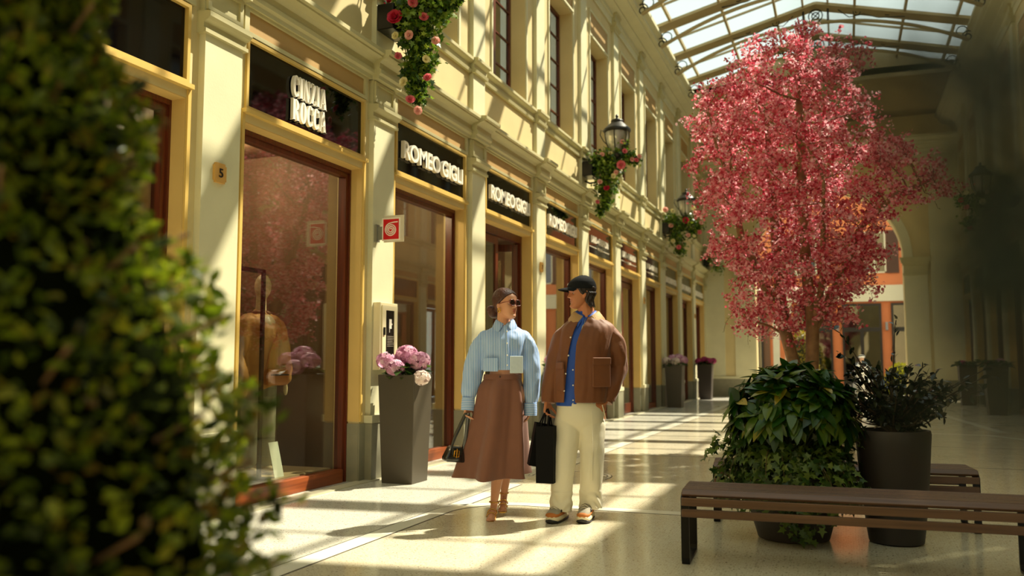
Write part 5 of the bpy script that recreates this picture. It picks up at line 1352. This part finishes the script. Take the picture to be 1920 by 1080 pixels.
sleeve(m, [W(966, 638, .02), W(980, 640, .02), W(989, 660, .03), W(995, 700, .04), W(995, 740, .02), W(992.5, 762, .0)], [.045, .060, .070, .073, .064, .045], amp=.009, seed=4)
sh = m.build('shirt', STR, wroot, remesh=.0055, sm=2, smooth=180)
for pts in ([W(877.8, 750, -.02), W(876, 773, -.03)], [W(992.5, 760, .0), W(992.5, 783, .0)]):
    c = MB(); c.tube([pts[0], pts[0].lerp(pts[1], .5), pts[1]], [.050, .052, .050], 24, caps=True); c.build('cuff', STRC, sh, smooth=60)
c = MB(); collar(c, W(945, 611, .015), .058, .034, .046, .090, .060, .16, .050, .62, kk=.6); c.build('collar', STR, sh, solid=.004, smooth=180)
c = MB(); c.box(-.058, .058, -.006, .006, -.052, .052); c.xf(Matrix.Translation(W(919, 689, -.118)) @ Matrix.Rotation(-.25, 4, 'Z')); c.build('pocket', STR, sh, bevel=.003)
c = MB(); c.box(-.052, .052, -.006, .006, -.066, .066); c.xf(Matrix.Translation(W(966, 689, -.125)) @ Matrix.Rotation(.28, 4, 'Z')); c.build('pocket', mat('pale_pocket_cotton', (206, 220, 230), .55, bump=.2, bscale=40), sh, bevel=.003)
c = MB(); c.tube([W(946, 620, -.082), W(948, 640, -.108), W(950, 665, -.125), W(951, 697, -.118)], .012, 8, flat=.5); c.build('button_placket', STR, sh, smooth=60)
for y_, d_ in ((628, -.10), (650, -.13), (672, -.14), (690, -.135)):
    c = MB(); c.ell(W(949, y_, d_), (.006, .003, .006)); c.build('button', mat('pearl_button', (236, 230, 214), .25), sh)
# skirt
SKI = mat('brown_wool_skirt', (122, 76, 56), .7, var=.05, vscale=10, sheen=.2)
def sf(a, u):
    e = u**1.2
    return e*(.052*math.cos(6*a+.9)+.014*math.cos(12*a+2.2)+.010*math.cos(3*a+1)+.012*N3(math.sin(a)*3, math.cos(a)*3, u*2))
m = MB(); zz_ = lambda py: (WY-py)/WS
R_ = rings_loft(m, [(sx(940), .02, zz_(707), .137, .110), (sx(940), .02, zz_(716), .142, .116), (sx(938), .02, zz_(735), .170, .140), (sx(935), .03, zz_(780), .192, .170), (sx(927), .06, zz_(835), .232, .20), (sx(921), .09, zz_(880), .262, .225), (sx(920), .10, zz_(894), .268, .23)], fold=lambda a, u: sf(a, 1-u if False else u), n=120, expo=2.1)
# hem lower in front, sweeping up at the back
m.v = [(x, y, z-.020*max(0, (.9-z))*(-y+.1)/.2) for x, y, z in m.v]
sk = m.build('skirt', SKI, wroot, solid=.006, smooth=180)
c = MB(); rings_loft(c, [(sx(940), .02, zz_(707), .141, .115), (sx(940), .02, zz_(716), .147, .121)], n=60, expo=2.1, caps=False); c.build('waistband', SKI, sk, solid=.006, smooth=60)
c = MB(); c.ell(W(936, 711, -.105), (.007, .004, .007)); c.build('button', mat('dark_button', (60, 34, 22), .4), sk)
# sandals
GLD = mat('gold_leather', (206, 160, 84), .25, metal=.8)
for k_, ((ax, ay, ad), (tx, ty, td)) in enumerate((((925.5, 944, .02), (920, 965, -.10)), ((943.5, 936, .25), (941, 957.5, .14)))):
    A_ = W(ax, ay, ad); T_ = W(tx, ty, td); zlow = T_[2]-.030; c = MB()
    s_ = MB(); H_ = A_+Vector((0, .045, -.055))
    pts = [T_+Vector((0, -.045, -.024)), T_+Vector((0, 0, -.028)), (T_+H_)/2+Vector((0, 0, -.022)), H_]
    s_.tube(pts, [.026, .036, .026, .024], 14, flat=.22); s_.tube([H_, Vector((H_[0], H_[1]+.008, max(.003, zlow+.0) if k_ == 0 else .05+zlow*.3))], [.011, .005], 8)
    sn = s_.build('sandal', GLD, wroot, smooth=60)
    c.tube([A_+Vector((.036*math.cos(a), .036*math.sin(a)+.008, .012)) for a in [2*PI*i/18 for i in range(18)]], .0055, 6, closed=True)
    for q in (0.25, .75): 
        M_ = T_.lerp(A_, q*.5)-Vector((0, .004, 0)); c.tube([M_+Vector((.036*math.cos(a), 0, .034*math.sin(a)-.006)) for a in [PI*i/10 for i in range(11)]], .005, 6)
    c.build('strap', GLD, sn, smooth=180)
# handbag
hb = thing('handbag', 'small glossy black handbag with gold buckle hanging from the hand of the woman', 'bag', wroot.location, wroot.rotation_euler[2])
BLG = mat('glossy_black_leather', (10, 10, 12), .2, spec=.8, coat=.4); m = MB()
bc = W(853, 852, -.04); M_ = Matrix.Translation(bc) @ Matrix.Rotation(math.radians(6), 4, 'Y') @ Matrix.Rotation(.5, 4, 'Z')
pf = [(-.085,-.058),(.078,-.062),(.082,-.04),(.052,.05),(.03,.062),(-.035,.062),(-.055,.05),(-.088,-.03)]
m.prism(pf, lambda p, a: (p[0], a, p[1]), -.045, .045); m.xf(M_); m.build('bag_body', BLG, hb, bevel=.012, smooth=40)
m = MB(); m.prism([(-.05,.055),(.045,.055),(.035,-.005),(-.04,-.005)], lambda p, a: (p[0], a, p[1]), -.052, -.046); m.xf(M_); m.build('flap', BLG, hb, bevel=.003)
m = MB(); m.tube([M_ @ Vector(p) for p in ((-.03,-.056,.03),(.01,-.056,.03),(.01,-.056,-.015),(-.03,-.056,-.015))], .005, 6, closed=True); m.tube([M_ @ Vector((-.01,-.056,.045)), M_ @ Vector((-.01,-.056,-.022))], .004, 6); m.build('buckle', mat('gold', (220, 170, 70), .22, metal=1), hb)
top = W(876, 779, -.055)
for s in (-1, 1):
    m = MB(); a_ = M_ @ Vector((s*.05, -.03, .045)); pts = [a_, a_.lerp(top, .35)+Vector((s*.012, -.01, 0)), a_.lerp(top, .75)+Vector((s*.012, -.01, 0)), top+Vector((s*.01, -.02, .006)), top+Vector((s*.008, .02, .004))]
    m.tube(pts, [.008, .013, .014, .012, .010], 8, flat=.35); m.build('strap', BLG, hb, smooth=60)

# ===================== man
MS = 240.; MX, MY = 1088, 974
def V(px, py, y=0.): return Vector(((px-MX)/MS, y, (MY-py)/MS))
mroot = thing('person', 'man in a black cap, brown jacket, blue shirt and cream trousers, looking at the woman', 'person', (-1.955, 6.43, 0), math.radians(16.9), 'two people walking together')
mx = lambda px: (px-MX)/MS; mz = lambda py: (MY-py)/MS
MM = Matrix.Translation(V(1103, 559, .0)) @ Matrix.Rotation(math.radians(-74), 4, 'Z') @ Matrix.Rotation(math.radians(2), 4, 'X')
b = MB(); head(b, MM, 1., True)
b.cap(V(1110, 585, .02), V(1114, 605, .04), .06, .07); b.cap(V(1088, 630, .03), V(1142, 630, .03), .055, .055); b.cap(V(1112, 640, .03), V(1105, 740, .03), .12, .12)
b.cap(V(1095, 765, .03), V(1120, 765, .03), .12, .12)
b.cap(V(1080, 780, .02), V(1068, 865, -.02), .085, .058); b.cap(V(1068, 865, -.02), V(1062, 950, .02), .055, .04)
b.cap(V(1122, 780, .03), V(1121, 865, .02), .085, .058); b.cap(V(1121, 865, .02), V(1114, 945, .10), .055, .04)
b.cap(V(1062, 960, .0), V(1052, 967, -.10), .035, .03); b.cap(V(1114, 957, .08), V(1108, 967, -.03), .035, .03)
b.cap(V(1072, 634, .02), V(1046, 698, .04), .055, .045); b.cap(V(1046, 698, .04), V(1041, 755, -.01), .042, .03)
b.cap(V(1160, 634, .03), V(1169, 690, .08), .055, .045); b.cap(V(1169, 690, .08), V(1150, 752, .03), .042, .03)
hand(b, V(1040, 756, -.01), (-.1, -.1, -1), (.9, -.45, 0), .95, 1.05, .02, thumb=-1)
hand(b, V(1149, 753, .02), (-.45, -.1, -1), (-.8, -.2, .1), .3, 1., .03, thumb=-1)
b.build('body', SKIN_M, mroot, remesh=.0045, sm=3, smooth=180)
face_parts(mroot, MM, True)
R3 = MM.to_3x3(); h = MB(); lineM = lambda z: float(np.interp(z, [-.12, -.10, -.06, -.03, -.015, .0, .03, .06, .08, .126], [2.5, 2.3, 2.05, 1.86, 1.5, 1.22, 1.0, .8, .2, -.5]))
hair_shell(h, MM, True, lineM, lambda a_, z: .010+.010*max(0, min(1, (a_-1.7)/.5))*(1 if z < .05 else .3), zmin=-.112)
for i in range(15):
    a_ = PI-1.25+i*2.5/14; p0 = hpt(a_, .0, True, .014); p1 = hpt(a_, -.05, True, .022+.006*math.sin(i*2.1)); p2 = p1+Vector((0, .018+.004*math.cos(i*3), -.052-.010*math.sin(i*1.7)))
    h.cap(MM @ p0, MM @ p1, .015, .016); h.cap(MM @ p1, MM @ p2, .015, .006)
h.build('hair', HAIRM, mroot, remesh=.0035, sm=1, smooth=180, noisefn=lambda c: .0035*N3(c[0]*55, c[1]*55, c[2]*26))
CAPM = mat('black_cap_cotton', (17, 19, 22), .85, bump=.1, bscale=80, spec=.25); m = MB(); rr = []
for i in range(31):
    z = .038+.0875*i/30; rr.append([MM @ (hpt(2*PI*j/72, z, True, .017)+Vector((0, .002, .016*((z-.038)/.0875)+.006*math.cos(2*PI*j/72)*0-.010*max(0, -math.cos(2*PI*j/72))*(1-(z-.038)/.0875)))) for j in range(72)])
m.loft(rr, True, True); cp = m.build('cap', CAPM, mroot, smooth=60)
m = MB(); rr = []
for i in range(11):
    u = i/10; ring = []
    for j in range(25):
        t_ = -1+2*j/24; a_ = t_*1.05; p = hpt(a_, .048, True, .014); q = Vector((p.x*(1-.10*u), p.y-.078*u*math.sqrt(max(.02, 1-(t_*.94)**2)), p.z+.004-.020*t_*t_-.016*u)); ring.append(MM @ q)
    rr.append(ring)
m.loft(rr, False, False); m.build('brim', CAPM, cp, solid=.005, smooth=60)
m = MB(); m.ell(MM @ Vector((0, .014, .143)), (.007, .007, .004)); m.build('cap_button', CAPM, cp)
m = MB()
for i in range(5): m.box(-.028+i*.012, -.020+i*.012, -.002, .002, -.007, .007)
m.xf(MM @ Matrix.Translation(hpt(-.25, .078, True, .0225)) @ Matrix.Rotation(-.25, 4, 'Z') @ Matrix.Rotation(-.45, 4, 'X')); m.build('cap_mark', mat('sign_white', (240, 232, 214), .4), cp)
# blue shirt
BLU = mat('blue_shirt', (26, 74, 168), .6, bump=.1, bscale=30); m = MB()
rings_loft(m, [(mx(1098), .03, mz(766), .175, .135), (mx(1100), .03, mz(745), .178, .13), (mx(1104), .03, mz(690), .182, .132), (mx(1110), .03, mz(645), .18, .128), (mx(1114), .035, mz(618), .15, .10), (mx(1113), .035, mz(602), .075, .075), (mx(1112), .03, mz(592), .068, .068)], fold=lambda a, u: .004*N3(math.sin(a)*4, math.cos(a)*4, u*6), n=72, caps=False)
bs = m.build('shirt', BLU, mroot, solid=.005, smooth=180)
m = MB(); m.tube([V(1107, 604, -.05), V(1104, 640, -.096), V(1099, 690, -.104), V(1092, 740, -.104), V(1090, 762, -.106)], .012, 8, flat=.4); m.build('shirt_placket', BLU, bs, smooth=60)
for py in (700, 728, 755):
    m = MB(); m.ell(V(1087, py, -.112), (.006, .004, .006)); m.build('button', mat('pearl_button', (236, 230, 214), .25), bs)
m = MB(); m.tube([V(1109, 606, -.050), V(1106, 622, -.076), V(1102, 645, -.103), V(1099, 685, -.110)], [.006, .010, .010, .005], 8, flat=.35); m.build('undershirt', mat('pale_grey_jersey', (170, 172, 160), .7), mroot, smooth=60)
m = MB(); collar(m, V(1112, 598, .02), .066, .040, .040, .092, .055, .14, .055, .55, kk=.7); m.build('shirt_collar', BLU, bs, solid=.005, smooth=180)
# jacket
JK = mat('brown_jacket', (114, 64, 28), .62, var=.10, vscale=7, bump=.15, bscale=25, sheen=.15)
JKL = mat('tan_collar_cord', (178, 142, 92), .7, bump=.3, bscale=120)
m = MB(); HW = .205
def jth(u):   # opening edges as angles, front is 0; picture-left is negative x
    xl = [(0, 1071), (.25, 1078), (.5, 1086), (.75, 1094), (1, 1100)]; xr = [(0, 1092), (.4, 1094), (.6, 1102), (.8, 1112), (1, 1122)]
    a = np.interp(u, [q[0] for q in xl], [q[1] for q in xl]); c = np.interp(u, [q[0] for q in xr], [q[1] for q in xr]); cx = 1100+14*min(1, u*1.2); hw = 50
    A_ = math.asin(max(-1, min(1, (a-cx)/hw))); C_ = math.asin(max(-1, min(1, (c-cx)/hw)))
    return (C_, 2*PI+A_)
jf = lambda a, u: .006*N3(math.sin(a)*3, math.cos(a)*3, u*4+2)+.004*N3(math.sin(a)*7, math.cos(a)*7, u*9)
rings_loft(m, [(mx(1100), .03, mz(760), .200, .155), (mx(1101), .03, mz(735), .206, .155), (mx(1104), .03, mz(690), .208, .152), (mx(1109), .03, mz(650), .210, .148), (mx(1114), .03, mz(625), .205, .125), (mx(1115), .035, mz(612), .160, .10), (mx(1114), .035, mz(603), .085, .082), (mx(1113), .035, mz(598), .074, .074)], fold=jf, n=110, th=jth, closed=False, expo=2.25)
sleeve(m, [V(1092, 634, .03), V(1074, 636, .03), V(1063, 652, .03), V(1053, 690, .045), V(1045, 730, .02), V(1041, 758, -.005)], [.045, .068, .072, .066, .060, .050], amp=.006, seed=2)
sleeve(m, [V(1136, 633, .04), V(1154, 634, .04), V(1166, 655, .05), V(1170, 692, .085), V(1163, 722, .07), V(1150, 754, .03)], [.045, .070, .074, .070, .064, .053], amp=.010, seed=7)
jk = m.build('jacket', JK, mroot, presolid=.012, remesh=.0055, sm=2, smooth=180)
for s, a_, b_ in ((0, V(1042, 745, .005), V(1041, 761, -.01)), (1, V(1154, 742, .045), V(1147, 760, .02))):
    m = MB(); m.tube([a_, b_], [.054, .053], 20); m.build('cuff', JK, jk, smooth=60)
m = MB(); collar(m, V(1113, 600, .03), .084, .044, .046, .132, .075, .30, .055, .85, kk=.55); m.build('collar', JKL, jk, solid=.007, smooth=180)
for px_, w_, py_, hh, rz in ((1139, .064, 704, .112, .42), (1064, .034, 712, .11, -.95)):
    M_ = Matrix.Translation(V(px_, py_, -.125 if px_ > 1100 else -.095)) @ Matrix.Rotation(rz, 4, 'Z')
    p_ = MB(); p_.box(-w_-.01, w_+.01, -.004, .012, -hh, hh*.55); p_.xf(M_); pk = p_.build('pocket', JK, jk, bevel=.006)
    p_ = MB(); p_.box(-w_-.012, w_+.012, -.011, .006, hh*.5, hh*.98); p_.xf(M_); p_.build('pocket_flap', JK, pk, bevel=.006)
for px_, py_ in ((1083, 641), (1079, 674), (1074, 707), (1071, 738)):
    m = MB(); m.ell(V(px_, py_, -.125), (.0065, .005, .0065)); m.build('snap_button', mat('pearl_button', (236, 230, 214), .25), jk)
# trousers
TR = mat('cream_trousers', (224, 216, 190), .7, var=.03); m = MB()
rings_loft(m, [(mx(1100), .03, mz(752), .168, .13), (mx(1100), .03, mz(775), .182, .145), (mx(1099), .03, mz(795), .178, .13), (mx(1098), .03, mz(812), .12, .08)], n=48, caps=True)
def leg(pts, rad): sleeve(m, pts, rad, 40, .0035, pts[0][0]*10)
leg([V(1082, 772, .03), V(1078, 800, .02), V(1073, 840, .0), V(1068, 880, -.015), V(1065, 920, .0), V(1063, 957, .0)], [.10, .106, .097, .088, .084, .088])
leg([V(1117, 772, .03), V(1119, 800, .03), V(1121, 840, .02), V(1121, 880, .02), V(1118, 920, .06), V(1118, 953, .08)], [.10, .108, .098, .090, .086, .092])
fl = fold(.010, 7, 3.5)
def trf(c):
    z = c[2]; k = .35+.65*max(0, 1-z/.30); v = fl(c)*k
    if z < .22: v += .0035*math.sin(z*70+c[0]*26+6*N3(c[0]*9, c[1]*9, z*4))
    return v
tt = m.build('trousers', TR, mroot, remesh=.006, sm=9, smooth=180, noisefn=trf)
m = MB(); m.tube([V(1121, 775, -.135), V(1122, 840, -.093), V(1121, 900, -.07)], .0025, 5); m.build('crease', TR, tt)
m = MB(); m.tube([V(1140, 764, -.075), V(1147, 790, .0)], .004, 5); m.build('pocket_edge', TR, tt)
# sneakers
SOLE = mat('cream_sole', (226, 214, 180), .5); SOLB = mat('black_sole', (28, 26, 28), .5); TANL = mat('tan_suede', (186, 110, 44), .7); MESH = mat('grey_mesh', (150, 142, 124), .8); 
for a_, dirx in ((V(1060, 973, .0), -.36), (V(1111, 973, .03), -.22)):
    Z_ = Matrix.Translation((a_[0], a_[1], 0)) @ Matrix.Rotation(dirx, 4, 'Z')   # toe towards -y
    def SR(rows_, zc):
        return [[Z_ @ Vector((wx*math.copysign(abs(math.cos(t_))**.8, math.cos(t_)), y_+0*t_, zl+(zh-zl)*(.5+.5*math.sin(t_)))) for t_ in [2*PI*j/20 for j in range(20)]] for (y_, wx, zl, zh) in rows_]
    m = MB(); m.loft(SR([(-.185, .015, .022, .05), (-.175, .038, .012, .062), (-.14, .052, .004, .06), (-.06, .052, .003, .055), (.03, .043, .003, .06), (.09, .042, .004, .07), (.12, .034, .01, .068), (.13, .015, .02, .06)], 0)); so = m.build('sneaker_sole', SOLE, mroot, smooth=60)
    m = MB(); m.loft(SR([(-.189, .016, .012, .034), (-.175, .041, .001, .036), (-.14, .055, .0, .02), (-.06, .054, .0, .016), (.03, .045, .0, .016), (.09, .044, .0, .02), (.128, .03, .004, .03)], 0)); m.build('outsole', SOLB, so, smooth=60)
    m = MB(); m.loft(SR([(-.178, .018, .045, .066), (-.16, .040, .04, .085), (-.12, .047, .04, .098), (-.06, .046, .04, .118), (.0, .042, .04, .145), (.05, .040, .04, .16), (.10, .036, .04, .155), (.118, .02, .05, .14)], 0)); u_ = m.build('sneaker_upper', MESH, mroot, smooth=180)
    m = MB(); m.loft(SR([(-.184, .020, .045, .064), (-.165, .044, .04, .080), (-.13, .051, .04, .078), (-.08, .0505, .04, .086), (-.03, .048, .04, .085), (.03, .045, .04, .092), (.10, .039, .04, .10), (.124, .02, .05, .10)], 0)); m.build('suede_overlay', TANL, u_, smooth=60)
    m = MB()
    for i in range(4): y_ = -.10+i*.026; z_ = .108+i*.013; m.tube([Z_ @ Vector((-.026, y_, z_-.01)), Z_ @ Vector((0, y_-.004, z_+.004)), Z_ @ Vector((.026, y_, z_-.01))], .0035, 6)
    m.build('lace', mat('cream_lace', (226, 216, 190), .7), u_)
    m = MB(); m.ell(Z_ @ Vector((-.044, -.06, .085)), (.008, .028, .014)); m.ell(Z_ @ Vector((.044, -.06, .085)), (.008, .028, .014)); m.build('dark_patch', SOLB, u_)
# shopping bags
PAP = mat('black_paper', (10, 9, 9), .8, spec=.2)
def carrier(label, c, w, hgt, dep, ry, rz, hy, grp):
    t = thing('shopping_bag', label, 'bag', mroot.location, mroot.rotation_euler[2], grp)
    M_ = Matrix.Translation(c) @ Matrix.Rotation(ry, 4, 'Y') @ Matrix.Rotation(rz, 4, 'Z'); m = MB()
    m.add([(-w/2,-dep/2,-hgt),(w/2,-dep/2,-hgt),(w/2,dep/2,-hgt),(-w/2,dep/2,-hgt),(-w/2,-dep/2,0),(w/2,-dep/2,0),(w/2,dep/2,0),(-w/2,dep/2,0),
           (-w/2+.004,0-.0,-hgt*.5),(w/2-.004,0,-hgt*.5)], [(3,2,1,0),(0,1,5,4),(2,3,7,6),(1,2,6,5),(3,0,4,7)]); m.v = m.v[:8]; m.xf(M_); m.build('bag_body', PAP, t, solid=.002, recalc=True)
    hp = V(1040, 773, -.035)
    for s in (-1, 1):
        m = MB(); a_ = M_ @ Vector((-w*.22, s*dep/2, -.01)); b_ = M_ @ Vector((w*.22, s*dep/2, -.01)); m.tube([a_, a_.lerp(hp, .6)+Vector((-.008, 0, 0)), hp+Vector((-.004, s*.01, .004)), hp+Vector((.004, s*.01, .004)), b_.lerp(hp, .6)+Vector((.008, 0, 0)), b_], .0055, 6); m.build('handle', PAP, t, smooth=180)
    return t
carrier('tall black paper shopping bag in the hand of the man, nearest his leg', V(1038, 802, -.07), .135, .425, .11, .0, -.25, 0, 'black shopping bags carried by the man')
carrier('wider black paper shopping bag hanging behind the tall one, tilted to the left', V(1034, 801, .08), .15, .33, .10, .18, .2, 0, 'black shopping bags carried by the man')
